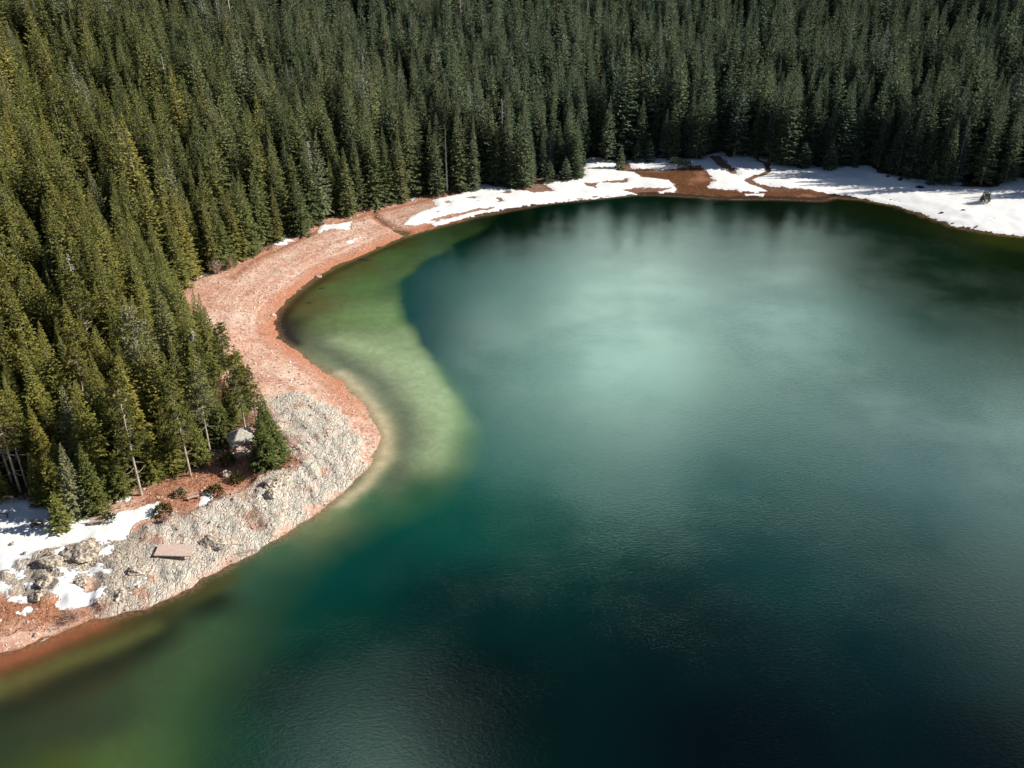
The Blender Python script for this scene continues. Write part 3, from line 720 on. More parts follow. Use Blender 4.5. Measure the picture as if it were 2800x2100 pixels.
HAND = [  # kind, variant, base x, base y, tip y, label, width factor
 ('young', 0, 135, 1144, 1068, 'small young spruce standing alone in the snow beside the benches', 1.0),
 ('spruce', 5, 214, 1104, 957, 'sunlit yellow-green spruce at the edge of the near snowfield', .95),
 ('spruce', 0, 172, 1112, 955, 'dark spruce just left of the sunlit yellow-green spruce by the near snow', 1.),
 ('pine', 0, 306, 1070, 806, 'tall pale-trunked pine beside the snow hollow left of the bench', .9),
 ('pine', 0, 412, 1029, 822, 'pine with bare dead lower branches at the forest corner left of the gazebo', 1.),
 ('pine', 1, 456, 988, 792, 'slender pine with a long pale trunk directly left of the gazebo', 1.),
 ('spruce', 2, 575, 1010, 893, 'dark broad spruce standing close to the right side of the gazebo', 1.35),
 ('spruce', 5, 597, 990, 886, 'outermost spruce of the forest tip, right of the gazebo', 1.6),
 ('pine', 1, 530, 928, 758, 'pine with a bare trunk rising just behind the gazebo roof', 1.),
 ('spruce', 5, 578, 958, 850, 'spruce behind the outermost one at the forest tip', 1.3),
 ('pine', 0, 556, 922, 795, 'pine at the rocky forest edge, uphill right of the gazebo', 1.1),
 ('spruce', 0, 526, 880, 742, 'spruce on the forest edge facing the lake, above the rocky point', 1.),
 ('pine', 0, 497, 842, 700, 'pine on the forest edge beside the reddish part of the beach', 1.1),
 ('spruce', 5, 470, 800, 662, 'green spruce on the forest edge opposite the sharpest beach bend', 1.2),
 ('spruce', 0, 438, 752, 625, 'spruce on the forest edge at the widest part of the beach', 1.1),
 ('spruce', 2, 262, 1072, 975, 'low dark spruce between the sunlit near spruce and the pale-trunked pine', 1.2),
 ('spruce', 5, 283, 1040, 912, 'spruce just behind the pale-trunked pine, on its left', 1.2),
 ('spruce', 2, 338, 1036, 925, 'bushy spruce just right of the pale-trunked pine', 1.2),
 ('spruce', 0, 374, 1020, 868, 'spruce left of the pine with bare dead lower branches', 1.1),
 ('spruce', 5, 434, 1000, 890, 'spruce filling the gap between the two bare-trunked pines left of the gazebo', 1.2),
 ('spruce', 5, 498, 918, 822, 'spruce in the shade behind the gazebo roof, on its left', 1.2),
 ('spruce', 0, 514, 898, 800, 'spruce in the shade behind the gazebo roof, nearer the beach', 1.2),
 ('spruce', 2, 482, 962, 850, 'dark spruce directly behind the left corner of the gazebo', 1.2),
 ('spruce', 5, 92, 1083, 975, 'dark low spruce behind the picnic table', 1.3),
 ('spruce', 0, 126, 1090, 950, 'dark spruce behind the small snow spruce', 1.1),
 ('spruce', 5, 6, 1078, 985, 'dark low spruce behind the pale-backed bench at the left edge', 1.3),
 ('pine', 1, 44, 1062, 830, 'pine with the thickest bare white trunk above the near snowfield', 1.),
 ('pine', 1, 58, 1050, 850, 'pine with a thin bare trunk right of the thick white trunk near the left edge', .9),
 ('pine', 0, 26, 1042, 835, 'pine with a thin bare trunk at the far left edge of the forest front', .9),
 ('snag', 1, 966, 414, 272, 'bare grey dead trunk standing in the forest front behind the middle beach', 1.),
 ('spruce', 1, 1132, 404, 207, 'tall sunlit spruce in front of the forest, right of the start of the far snow', .85),
 ('spruce', 5, 1104, 404, 293, 'shorter spruce leaning against the tall sunlit spruce by the far snow', .9),
 ('spruce', 1, 1026, 411, 250, 'slim spruce at the forest front, two trees right of the bare grey trunk', .8),
 ('spruce', 1, 993, 412, 211, 'tall spruce immediately right of the bare grey dead trunk', .95),
 ('spruce', 0, 945, 421, 283, 'broad green spruce immediately left of the bare grey dead trunk', 1.05),
 ('spruce', 1, 868, 436, 265, 'pointed dark spruce in front of the small snow patch behind the middle beach', 1.),
 ('spruce', 0, 838, 440, 300, 'dark spruce left of the pointed spruce, beside the small snow patch', 1.),
 ('spruce', 0, 755, 465, 318, 'spruce at the forest front above the snow strip on the pink beach', 1.),
 ('spruce', 5, 648, 505, 372, 'full green spruce standing above the small snow patch on the pink beach', 1.15),
 ('spruce', 1, 602, 522, 400, 'narrow spruce left of the full green spruce above the small snow patch', .9),
 ('spruce', 5, 540, 548, 392, 'bright yellow-green spruce at the corner of the pink beach', 1.1),
 ('spruce', 0, 512, 560, 405, 'yellow-green spruce touching the bright one at the corner of the pink beach', 1.),
 ('spruce', 4, 1254, 346, 172, 'tall spruce at the left corner of the snow tongue on the far shore', .9),
 ('spruce', 4, 1310, 348, 208, 'ragged spruce above the top of the snow tongue on the far shore', 1.),
 ('pale', 0, 1434, 338, 234, 'pale thinning spruce behind the brown marsh on the far shore', 1.),
 ('spruce', 3, 1504, 343, 192, 'tall frosty-looking spruce above the right end of the brown marsh', 1.1),
 ('spruce', 4, 1585, 340, 150, 'tallest and broadest spruce on the far shore, above the brown strip in the snow', 1.05),
 ('pale', 0, 1664, 318, 176, 'grey-needled dying spruce standing in the dark forest above the stream', 1.05),
 ('spruce', 3, 1896, 362, 221, 'tall pointed spruce in the dark forest front, above the middle of the right snowfield', 1.05),
 ('pale', 0, 2062, 392, 250, 'pale green thinning spruce in front of the dark forest on the right', 1.),
 ('spruce', 3, 2118, 400, 195, 'tall spruce right of the pale green thinning one, at the edge of the right snowfield', .9),
 ('spruce', 3, 2170, 398, 235, 'last spruce before the snow bay at the right edge', 1.),
 ('young', 0, 1790, 366, 302, 'small bushy spruce at the snow edge between two snow hollows on the right', 1.),
 ('young', 0, 1340, 364, 314, 'young spruce at the left end of the brown marsh', .9),
 ('young', 0, 1187, 394, 345, 'leftmost young spruce of the thicket beside the snow tongue', .9),
 ('young', 0, 1222, 390, 340, 'middle young spruce of the thicket beside the snow tongue', 1.),
 ('young', 0, 1250, 386, 340, 'rightmost young spruce of the thicket beside the snow tongue', 1.),
 ('young', 0, 1375, 350, 305, 'young spruce behind the left part of the brown marsh', 1.),
 ('young', 0, 1402, 350, 300, 'taller young spruce behind the middle of the brown marsh', 1.),
 ('young', 0, 1845, 362, 325, 'tiny spruce in the snow hollow of the right forest front', 1.1),
 ('young', 0, 2010, 400, 350, 'young spruce at the foot of the dark forest, left of the pale green tree', 1.),
 ('young', 0, 1733, 362, 305, 'young spruce right of the stream mouth at the edge of the dark forest', 1.2),
 ('snag', 0, 591, 430, 306, 'pale dead spruce with bare drooping twigs among the left forest', 1.2),
]
TIPS = [  # kind, variant, tip x, tip y, height, label
 ('snag', 1, 556, 18, 20, 'grey bare snag at the top of the picture, left of centre'), ('snag', 0, 543, 82, 17, 'short white snag below the grey one near the top of the left forest'),
 ('pale', 0, 686, 32, 24, 'tall pale spruce near the top of the forest, left of centre'), ('pale', 0, 15, 46, 22, 'pale-topped spruce in the upper left corner'),
 ('red', 0, 375, 121, 19, 'reddish brown dead spruce in the upper left forest'), ('snag', 0, 143, 545, 18, 'bare pale snag sticking out of the left forest near the left edge'),
 ('snag', 0, 413, 706, 14, 'thin dead snag at the forest edge beside the pink beach'), ('pale', 0, 212, 5, 22, 'greyish spruce at the very top of the left forest')]

# scattered forest
cand = []
cell = 3.65
xs = np.arange(-330, 420, cell); ys = np.arange(70, 600, cell)
XX, YY = np.meshgrid(xs, ys); XX = XX + (np.arange(len(ys)) % 2)[:, None] * cell / 2
T = np.stack([XX.ravel(), YY.ravel()], 1) + rng.uniform(-1.5, 1.5, (XX.size, 2))
hb_, db_ = base_h(T)
px, py, dep = proj(T[:, 0], T[:, 1], hb_ + 12)
fdt = sdist(T, forest_poly)
vis = (px > -330) & (px < 2212 + 380) & (dep > 30) & (py > -420)
thin = rng.random(len(T)) < (.92 + .08 * ss(T[:, 1], 60, 200)) * np.where(fbm(T[:, 0] / 30, T[:, 1] / 30, 2, 77) > .36, 1, .62)
ok = (fdt > .6) & vis & thin
T = T[ok]; fdt = fdt[ok]
hands = []
for kd, vr, bx, by, ty, lb, ft in HAND:
    x, y, z, H = tree_at(bx, by, ty); hands.append((kd, vr, x, y, z, H, lb, ft))
for kd, vr, tx, ty, H, lb in TIPS:
    x, y, z = G(tx, ty, H); hands.append((kd, vr, x, y, z, H, lb, 1.))
HP = np.array([(q[2], q[3]) for q in hands])
dm = np.min(np.linalg.norm(T[:, None] - HP[None], axis=2), 1)
gaz = G(517, 927, 3.7)
dg = np.hypot(T[:, 0] - gaz[0], T[:, 1] - gaz[1] + 2)
ok = (dm > 2.6) & (dg > 5.)
T = T[ok]; fdt = fdt[ok]
TH = base_h(T)[0]
tall = 14.5 + 7.5 * ss(T[:, 1], 110, 240)
Hs = tall * rng.normal(1, .21, len(T)).clip(.5, 1.45) * (.88 + .12 * ss(fdt, 0, 7)) * (.85 + .3 * fbm(T[:, 0] / 14, T[:, 1] / 14, 2, 99))
VAR = rng.choice(6, len(T), p=[.22, .2, .16, .16, .13, .13])
pn = (rng.random(len(T)) < .16) & (T[:, 0] < -20) & (T[:, 1] < 165) & (fdt > 3.)
ROT = rng.uniform(0, 6.283, len(T))
Z = TH - .15
# visible size of every tree: paint silhouettes far to near
bw, bh = 553, 415; buf = -np.ones((bh, bw), int)
allx = np.concatenate([T[:, 0], HP[:, 0]]); ally = np.concatenate([T[:, 1], HP[:, 1]])
allz = np.concatenate([Z, [q[4] for q in hands]]); allH = np.concatenate([Hs, [q[5] for q in hands]])
bpx, bpy_, bd = proj(allx, ally, allz); tpx, tpy, td = proj(allx, ally, allz + allH)
for i in np.argsort(-bd):
    x0, y0, x1, y1 = bpx[i] / 4, bpy_[i] / 4, tpx[i] / 4, tpy[i] / 4
    hw = FPX * .15 * allH[i] / bd[i] / 4
    if x0 < -9 or x0 > bw + 9 or y1 > bh or y0 < 0: continue
    ya, yb = max(0, int(y1)), min(bh - 1, int(y0))
    for yy in range(ya, yb + 1):
        u = (yy - y1) / max(y0 - y1, .1); cx = x1 + (x0 - x1) * u
        a = int(max(0, cx - hw * u)); b = int(min(bw, cx + hw * u + 1))
        if b > a: buf[yy, a:b] = i
cnt = np.bincount(buf[buf >= 0], minlength=len(allx))[:len(T)]
N_IND = 300 - sum(1 for q in hands if q[0] == 'spruce')
order = np.argsort(-cnt); ind = order[:N_IND]
isind = np.zeros(len(T), bool); isind[ind] = True


COLS = [(110, 'by the left photo edge'), (220, 'above the small snow spruce'), (330, 'above the pale-trunked pine'), (440, 'above the red slope'), (540, 'above the gazebo'), (640, 'above the beach corner'),
 (760, 'above the snow strip'), (880, 'above the beach ditch'), (1000, 'above the bare grey trunk'), (1150, 'above the tall sunlit spruce'), (1280, 'above the snow tongue'), (1450, 'above the pale marsh tree'), (1600, 'above the brown snow gap'),
 (1720, 'above the stream'), (1850, 'above the snow hollows'), (2000, 'above the slanting rock'), (2120, 'above the lone bush'), (1e9, 'by the right photo edge')]


def zone(i):
    x, y = tpx[i], bpy_[i]; fr = fdt[i] < 5.5
    pine_ = pn[i]; sp = 'pine' if pine_ else ['broad spruce', 'slender spruce', 'full spruce', 'drooping spruce', 'ragged spruce', 'pointed spruce'][VAR[i]]
    col = 'olive-green' if x < 620 else ('dark green' if x < 1350 else 'blackish green')
    if x < 330 and y > 800: w_, gname = ('in the front of the near forest above the snowfield' if fr else 'packed in the near forest at the left edge'), 'near left forest'
    elif y > 620 and x < 640: w_, gname = ('on the forest edge facing the pink beach bend' if fr else 'packed in the forest left of the pink beach bend'), 'forest beside the beach bend'
    elif x < 560: w_, gname = ('in the front row above the upper end of the pink beach' if fr else 'among the sunlit trees of the upper left slope'), 'upper left slope'
    elif x < 1150: w_, gname = ('in the front row behind the snow-streaked middle beach' if fr else 'on the slope above the middle beach'), 'slope above the middle beach'
    elif x < 1650: w_, gname = ('in the front row behind the marsh and snow tongue' if fr else 'on the slope above the brown marsh'), 'slope above the marsh'
    else: w_, gname = ('in the shaded front row behind the right snowfield' if fr else 'in the shaded forest above the right snowfield'), 'shaded forest on the right'
    cname = next(n_ for lim, n_ in COLS if x < lim)
    ty = tpy[i]
    row = 'in the front row' if fr else 'near the photo top' if ty < 70 else 'high on the slope' if ty < 170 else 'halfway up the slope' if ty < 300 else 'low on the slope' if ty < 500 else 'midway in the near wood' if ty < 700 else 'deep in the near wood' if ty < 850 else 'low in the near wood'
    h_ = Hs[i] / (15.5 + 6.5 * ss(T[i, 1], 110, 240)); sz = 'towering' if h_ > 1.12 else 'tall' if h_ > .98 else 'mid-height' if h_ > .84 else 'short'
    lb_ = f'{sz} {col} {sp} {row} {cname}'
    return lb_, ('pines in the ' if pine_ else 'spruces in the ') + gname


ZL = {i: zone(i) for i in ind}
same = {}
for i in ind: same.setdefault(ZL[i][0], []).append(i)
for lb, ii in same.items():
    ii.sort(key=lambda q_: tpx[q_])
    if 1 < len(ii) < 5:
        for q_, w_ in zip(ii, [0, 0, ['left-hand', 'right-hand'], ['left-hand', 'middle', 'right-hand'], ['far-left', 'centre-left', 'centre-right', 'far-right']][len(ii)]): ZL[q_] = (w_ + ' ' + lb, ZL[q_][1])
for i in ind:
    lb, gp = ZL[i]
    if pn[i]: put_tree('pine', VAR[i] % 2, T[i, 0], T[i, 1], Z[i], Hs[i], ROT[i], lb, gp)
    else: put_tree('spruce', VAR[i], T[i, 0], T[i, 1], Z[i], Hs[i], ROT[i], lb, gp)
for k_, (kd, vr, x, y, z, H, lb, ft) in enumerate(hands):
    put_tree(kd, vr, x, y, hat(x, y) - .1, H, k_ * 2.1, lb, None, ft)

# trees on the mountain beyond the picture, seen only mirrored in the lake
fx = np.arange(-560, 760, 8.5); fy = np.arange(300, 860, 8.5); FX, FY = np.meshgrid(fx, fy)
T2 = np.stack([FX.ravel(), FY.ravel()], 1) + rng.uniform(-3, 3, (FX.size, 2))
h2 = base_h(T2)[0]; p2 = proj(T2[:, 0], T2[:, 1], h2 + 12)
k2 = (~((p2[0] > -330) & (p2[0] < 2592) & (p2[1] > -420) & (T2[:, 1] < 600))) & (sdist(T2, forest_poly) > 1); T2 = T2[k2]; h2 = h2[k2]
# the rest of the wood: one object, a point for every tree
rest = ~isind
R_ = np.vstack([np.column_stack([T[rest], Z[rest]]), np.column_stack([T2, h2 - .2])])
n2_ = len(T2); v2 = rng.integers(0, 6, n2_)
vv = np.concatenate([np.where(pn[rest], 6 + VAR[rest] % 2, VAR[rest]), v2]); odd = rng.random(len(vv)); vv = np.where(odd < .024, 8, np.where(odd < .029, 9, vv))
HH = np.array(SPR_H + PIN_H + PAL_H + SNG_H)[vv]
fm = bpy.data.meshes.new('forest'); fm.vertices.add(len(R_)); fm.vertices.foreach_set('co', R_.astype(np.float32).ravel())
fattr(fm, 'size', np.concatenate([Hs[rest], rng.uniform(20, 32, n2_)]) / HH); fattr(fm, 'turn', np.concatenate([ROT[rest], rng.uniform(0, 6.28, n2_)])); fattr(fm, 'sort', vv)
fo = link('forest', fm, None, kind='stuff', label='dense dark conifer wood covering the slopes behind the shore', category='forest')
ng = bpy.data.node_groups.new('forest', 'GeometryNodeTree')
ng.interface.new_socket('Geometry', in_out='INPUT', socket_type='NodeSocketGeometry'); ng.interface.new_socket('Geometry', in_out='OUTPUT', socket_type='NodeSocketGeometry')
t = NT(ng); gi = t.n('NodeGroupInput'); go = t.n('NodeGroupOutput')
def named(nm): return t.n('GeometryNodeInputNamedAttribute', {'Name': nm}, data_type='FLOAT').outputs['Attribute']
def find_child(kind_mesh):
    for o in C.objects:
        if o.type == 'MESH' and o.data == kind_mesh: return o
    return None
jn = t.n('GeometryNodeJoinGeometry'); srt = named('sort'); siz = named('size'); trn = named('turn')
rotv = t.n('ShaderNodeCombineXYZ', {2: trn}).outputs[0]
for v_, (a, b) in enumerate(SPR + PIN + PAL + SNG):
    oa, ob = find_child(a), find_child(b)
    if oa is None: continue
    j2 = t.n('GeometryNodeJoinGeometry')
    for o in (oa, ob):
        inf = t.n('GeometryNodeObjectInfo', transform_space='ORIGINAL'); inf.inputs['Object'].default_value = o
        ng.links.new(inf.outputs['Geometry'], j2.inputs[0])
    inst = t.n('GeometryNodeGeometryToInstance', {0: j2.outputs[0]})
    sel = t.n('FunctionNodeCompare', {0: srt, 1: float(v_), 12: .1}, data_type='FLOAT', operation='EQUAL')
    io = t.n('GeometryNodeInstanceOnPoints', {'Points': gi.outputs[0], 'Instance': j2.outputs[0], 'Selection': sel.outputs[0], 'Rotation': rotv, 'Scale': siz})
    ng.links.new(io.outputs[0], jn.inputs[0])
ng.links.new(jn.outputs[0], go.inputs[0])
md = fo.modifiers.new('forest', 'NODES'); md.node_group = ng
print('trees', len(T), 'individual', isind.sum(), 'pines', pn[isind].sum(), 'smallest visible', cnt[ind[-1]])

# ------------------------------------------------------------------ gazebo
def thing(name, loc, rz, label, cat, group=None, tilt=(0, 0)):
    e = bpy.data.objects.new(name, None); C.objects.link(e); e.location = loc; e.rotation_euler = (tilt[0], tilt[1], rz); e.empty_display_size = .4
    e['label'] = label; e['category'] = cat
    if group: e['group'] = group
    return e


gz = hat(gaz[0], gaz[1])
ga = thing('gazebo', (gaz[0], gaz[1], gz), R(33), 'small open wooden gazebo with a grey shingled hip roof at the forest tip', 'gazebo')
q = QB(); hs_ = 2.05
eave, apex = 2.25, 3.7
rows = 9
for sd in range(4):
    rot = Matrix.Rotation(sd * math.pi / 2, 3, 'Z')
    for k_ in range(rows):
        a0 = 1 - k_ / rows; a1 = 1 - (k_ + 1) / rows
        z0 = eave + (apex - eave) * k_ / rows; z1 = eave + (apex - eave) * (k_ + 1) / rows
        n_ = max(2, int(12 * a0))
        for j in range(n_):
            u0 = -1 + 2 * j / n_ + .006; u1 = -1 + 2 * (j + 1) / n_ - .006; dz = random.uniform(.02, .07); ex = random.uniform(.0, .05)
            lowr = hs_ * a0 + .05 + ex; hir = hs_ * a1
            pts = [(u0 * hs_ * a0, -lowr, z0 + dz), (u1 * hs_ * a0, -lowr, z0 + dz), (u1 * hs_ * a1, -hir, z1 + .01), (u0 * hs_ * a1, -hir, z1 + .01)]
            low = [(p[0], p[1], p[2] - .035) for p in pts]; i_ = len(q.v)
            for p in pts + low: q.v.append(np.array(rot @ Vector(p)))
            for f in ((0, 1, 2, 3), (7, 6, 5, 4), (0, 4, 5, 1), (1, 5, 6, 2), (2, 6, 7, 3), (3, 7, 4, 0)): q.f.append(tuple(i_ + t_ for t_ in f))
link('roof', q.mesh('gazebo_roof'), M_SHAKE, ga)
q = QB()
for a in (-1, 1):
    q.box((a * 1.7, 0, 2.18), (.12, 3.7, .14)); q.box((0, a * 1.7, 2.32), (3.7, .12, .14))
link('roof_frame', q.mesh('gazebo_frame'), M_LWOOD, ga)
for a in (-1, 1):
    for b in (-1, 1):
        q = QB(); q.box((a * 1.68, b * 1.68, .9), (.16, .16, 2.42)); link('post', q.mesh('gazebo_post'), M_LWOOD, ga)
q = QB(); q.box((0, 0, .05), (3.9, 3.9, .3)); link('floor', q.mesh('gazebo_floor'), M_WOOD, ga)
for a in (-1, 1):
    q = QB(); q.box((a * 1.45, 0, .62), (.4, 3., .06)); q.box((a * 1.45, -1.2, .38), (.3, .08, .42)); q.box((a * 1.45, 1.2, .38), (.3, .08, .42)); link('bench_seat', q.mesh('gazebo_bench'), M_LWOOD, ga)
q = QB(); q.box((0, 1.7, .75), (3.2, .06, .5)); link('railing', q.mesh('gazebo_rail'), M_LWOOD, ga)

# ------------------------------------------------------------------ benches, table, platform, poles
def bench(px, py, rz, label, mat, tilt=(0, 0), back=True, L=1.75):
    x, y, z = G(px, py); e = thing('bench', (x, y, hat(x, y)), rz, label, 'bench', 'wooden benches round the near snowfield', tilt)
    for sx in (-1, 1):
        q = QB(); q.box((sx * L * .38, 0, .2), (.09, .42, .5))
        if back: q.box((sx * L * .38, .24, .52), (.09, .08, 1.0), Euler((-.12, 0, 0)))
        link('leg', q.mesh('bench_leg'), mat, e)
    q = QB()
    for k_ in range(3): q.box((0, -.17 + k_ * .16, .47 + k_ * .002), (L, .14, .05))
    link('seat', q.mesh('bench_seat'), mat, e)
    if back:
        q = QB(); q.box((0, .30, .92), (L, .05, .17)); q.box((0, .27, .70), (L, .045, .12)); link('backrest', q.mesh('bench_back'), mat, e)
    return e


bench(81, 1141, R(-2), 'dark wooden bench alone in the snow left of the small spruce', M_DWOOD)
bench(18, 1089, R(4), 'pale-backed bench at the forest edge near the left picture edge', M_LWOOD)
bench(211, 1135, R(14), 'pale wooden bench in the snow left of the round green bush', M_LWOOD, (0, R(-4)))
bench(418, 1078, R(28), 'pale bench on the red slope beside the small snow patch', M_LWOOD)
x, y, z = G(8, 1120)
e = thing('rail_barrier', (x, y, hat(x, y)), R(-1), 'low dark rail on two posts in the snow at the left picture edge', 'rail')
q = QB(); q.box((0, 0, .62), (1.9, .12, .1)); link('rail', q.mesh('rail'), M_DWOOD, e)
for sx in (-1, 1):
    q = QB(); q.box((sx * .62, 0, .25), (.16, .16, .95)); link('post', q.mesh('post'), M_DWOOD, e)
x, y, z = G(82, 1094)
e = thing('picnic_table', (x, y, hat(x, y)), R(3), 'picnic table with a pale top at the edge of the near snow', 'picnic table')
q = QB()
for k_ in range(5): q.box((0, -.34 + k_ * .17, .76 + .002 * k_), (1.7, .15, .05))
link('tabletop', q.mesh('table_top'), M_LWOOD, e)
for s_ in (-1, 1):
    q = QB(); q.box((0, s_ * .72, .45), (1.7, .26, .05)); link('bench_seat', q.mesh('table_bench'), M_DWOOD, e)
    q = QB(); q.box((s_ * .6, 0, .42), (.09, 1.5, .09)); q.box((s_ * .6, -.4, .36), (.1, .09, .82), Euler((.45, 0, 0))); q.box((s_ * .6, .4, .36), (.1, .09, .82), Euler((-.45, 0, 0))); link('leg', q.mesh('table_leg'), M_DWOOD, e)

A_ = np.array(G(336, 1197)); B_ = np.array(G(418, 1204)); c_ = G(381, 1200)
ang = math.atan2(B_[1] - A_[1], B_[0] - A_[0]); Lp = float(np.hypot(*(B_ - A_)[:2]))
e = thing('wooden_platform', (c_[0], c_[1], hat(c_[0], c_[1]) + .45), ang, 'long pinkish wooden platform lying on the limestone shore', 'platform', None, (R(4), 0))
q = QB(); n_ = 27
for k_ in range(n_):
    q.box((-Lp / 2 + (k_ + .5) * Lp / n_, random.uniform(-.015, .015), .14 + random.uniform(-.006, .006)), (Lp / n_ - .025, 2.15, .045))
link('decking', q.mesh('decking'), M_WOOD, e)
for s_ in (-1, 0, 1):
    q = QB(); q.box((0, s_ * .95, .03), (Lp - .1, .12, .17)); link('joist', q.mesh('joist'), M_WOOD, e)
for sx in (-1, 1):
    for sy in (-1, 1):
        q = QB(); q.box((sx * (Lp / 2 - .3), sy * .8, -.35), (.14, .14, .6)); link('foot', q.mesh('platform_foot'), M_WOOD, e)


def pole(name, a, b, r0, r1, label, cat, mat, up=.12):
    A_ = G(*a); B_ = G(*b); A_ = np.array([A_[0], A_[1], hat(A_[0], A_[1]) + up]); B_ = np.array([B_[0], B_[1], hat(B_[0], B_[1]) + up])
    q = QB(); rr = np.random.default_rng(int(a[0])); n = 7; c0 = (A_ + B_) / 2; pts = [A_ + (B_ - A_) * k_ / n - c0 + np.append(rr.normal(0, .035, 2), rr.normal(0, .02)) for k_ in range(n + 1)]
    q.tube(pts, list(np.linspace(r0, r1, n + 1)), 7)
    for j in range(3):
        p = pts[2 + j]; q.tube([p, p + np.array([rr.normal(0, .25), rr.normal(0, .25), .22])], [r0 * .3, .01], 4)
    o = link(name, q.mesh(name, True), mat); o.location = c0; o['label'] = label; o['category'] = cat; return o


pole('fallen_pole', (192, 1118), (262, 1098), .13, .08, 'long pale pole lying below the spruces behind the near snow', 'log', M_PBARK, .25)
pole('fallen_log', (418, 606), (452, 590), .22, .12, 'grey fallen log at the forest corner of the pink beach', 'log', M_GTWIG)
pole('fallen_log', (404, 612), (428, 598), .15, .1, 'shorter log lying left of the grey one at the beach corner', 'log', M_PBARK)
pole('driftwood', (88, 1386), (105, 1379), .13, .05, 'piece of driftwood at the waterline of the orange shallows', 'driftwood', M_PBARK)
pole('driftwood', (612, 738), (648, 741), .12, .04, 'dark branch lying in the shallow water at the beach bend', 'driftwood', M_DWOOD, .1)
pole('driftwood', (553, 1188), (507, 1200), .12, .06, 'pale driftwood stick on the limestone just above the waterline', 'driftwood', M_PBARK)

# ------------------------------------------------------------------ boulders, bushes
def rock_mesh(name, seed, sx, sy, sz, rough=.75):
    import bmesh
    r = np.random.default_rng(seed); bm = bmesh.new(); bmesh.ops.create_icosphere(bm, subdivisions=4, radius=1)
    pl = [(unit(r.normal(0, 1, 3)), r.uniform(.55, .9)) for k_ in range(11)]
    V = np.array([v.co[:] for v in bm.verts])
    for nrm, dd in pl:
        s_ = V @ nrm; V -= np.maximum(s_ - dd, 0)[:, None] * nrm * .9
    nz = fbm(V[:, 0] * 2.2 + seed + V[:, 2], V[:, 1] * 2.2 + V[:, 2] * 1.7, 4, seed) - .5
    crk = np.abs(fbm(V[:, 0] * 2.8 + 9 + V[:, 2] * .7, V[:, 1] * 2.8 - V[:, 2], 3, seed + 3) - .5)
    V *= (1 + nz * rough - .25 * np.exp(-(crk / .03) ** 2) * rough)[:, None]
    V *= [sx, sy, sz]
    for v, c in zip(bm.verts, V): v.co = c
    m = bpy.data.meshes.new(name); bm.to_mesh(m); bm.free(); return m


ROCKS = [  # x, y, sx, sy, sz, raise, material, label
 (185, 1205, 2.6, 2.0, 1.2, 0, M_ROCK, 'largest craggy limestone outcrop rising from the near snow'), (112, 1222, 1.9, 2.0, 1.0, 0, M_ROCK, 'craggy brown outcrop left of the largest one in the near snow'),
 (100, 1262, 1.6, 1.3, .8, 0, M_ROCK, 'limestone hump between the snow patches at lower left'), (88, 1290, 1.3, 1.0, .7, 0, M_ROCK, 'rounded limestone rock left of the lowest snow patch'),
 (178, 1263, 1.0, .8, .7, 0, M_ROCK, 'single grey rock standing between two snow patches'), (300, 1232, 1.6, 1.2, .7, 0, M_ROCK, 'pale limestone hump left of the wooden platform'),
 (262, 1290, 1.5, 1.2, .7, 0, M_ROCK, 'limestone knob at the water below the thin snow streak'), (455, 1175, 2.6, 1.8, .9, -.2, M_ROCK, 'broad pale slab right of the wooden platform'),
 (600, 1045, 2.2, 1.6, .9, -.1, M_ROCK, 'whitish rounded outcrop in the middle of the rocky point'), (586, 1075, 1.4, 1.1, .7, 0, M_ROCK, 'smaller outcrop below the whitish rounded one'),
 (487, 1027, 1.0, .7, .7, .1, M_ROCK, 'grey stone on the red slope below the gazebo'), (499, 987, .7, .5, .5, .1, M_ROCK, 'small stone under the gazebo steps'),
 (376, 1111, .8, .6, .4, 0, M_ROCK, 'low rounded stone at the edge of the near snow tip'), (28, 1180, .35, .25, .25, .1, M_ROCK, 'small stone poking out of the open near snow'),
 (238, 1173, .3, .25, .25, .1, M_ROCK, 'small stone beside the narrow snow inlet'), (57, 1200, .5, .3, .25, .1, M_ROCK, 'small dark stone above the brown outcrop'), (68, 1070, .4, .4, .4, .3, M_PROCK, 'white boulder at the forest edge behind the near snow'),
 (688, 598, .9, .45, .3, .05, M_PROCK, 'pale flat boulder in the water at the beach bend'), (590, 681, .8, .5, .3, .05, M_PROCK, 'pale boulder on the beach where the bend is sharpest'),
 (668, 654, .9, .6, .25, -.12, M_DROCK, 'dark submerged boulder, lower of the pair off the beach bend'), (695, 623, .9, .6, .25, -.12, M_DROCK, 'dark submerged boulder, upper of the pair off the beach bend'),
 (790, 561, 3.2, .8, .25, -.12, M_DROCK, 'long dark submerged rock off the middle of the beach'), (838, 538, 1.6, .5, .2, -.1, M_DROCK, 'dark submerged rock right of the long one'), (895, 516, 2.2, .45, .2, -.1, M_DROCK, 'thin dark submerged rock near the snow end of the beach'),
 (1944, 391, .6, .5, .8, .2, M_DROCK, 'dark stump-like stone at the upper edge of the right snowfield'), (1985, 407, 1.3, .6, .5, .1, M_DROCK, 'dark slanting rock in the right snowfield'),
 (2080, 457, .5, .35, .3, .1, M_DROCK, 'small dark stone in the snow below the lone bush'), (2034, 462, .5, .35, .3, .1, M_DROCK, 'small dark stone nearer the water on the right snow'), (1545, 392, .5, .3, .3, .1, M_PROCK, 'small pale stone on the brown marsh'),
 (80, 1372, .45, .35, .3, .05, M_PROCK, 'pale stone on the sand ridge at the lower left shore'), (1918, 384, .5, .4, .6, .1, M_DROCK, 'dark little stump beside the right forest front'),
]
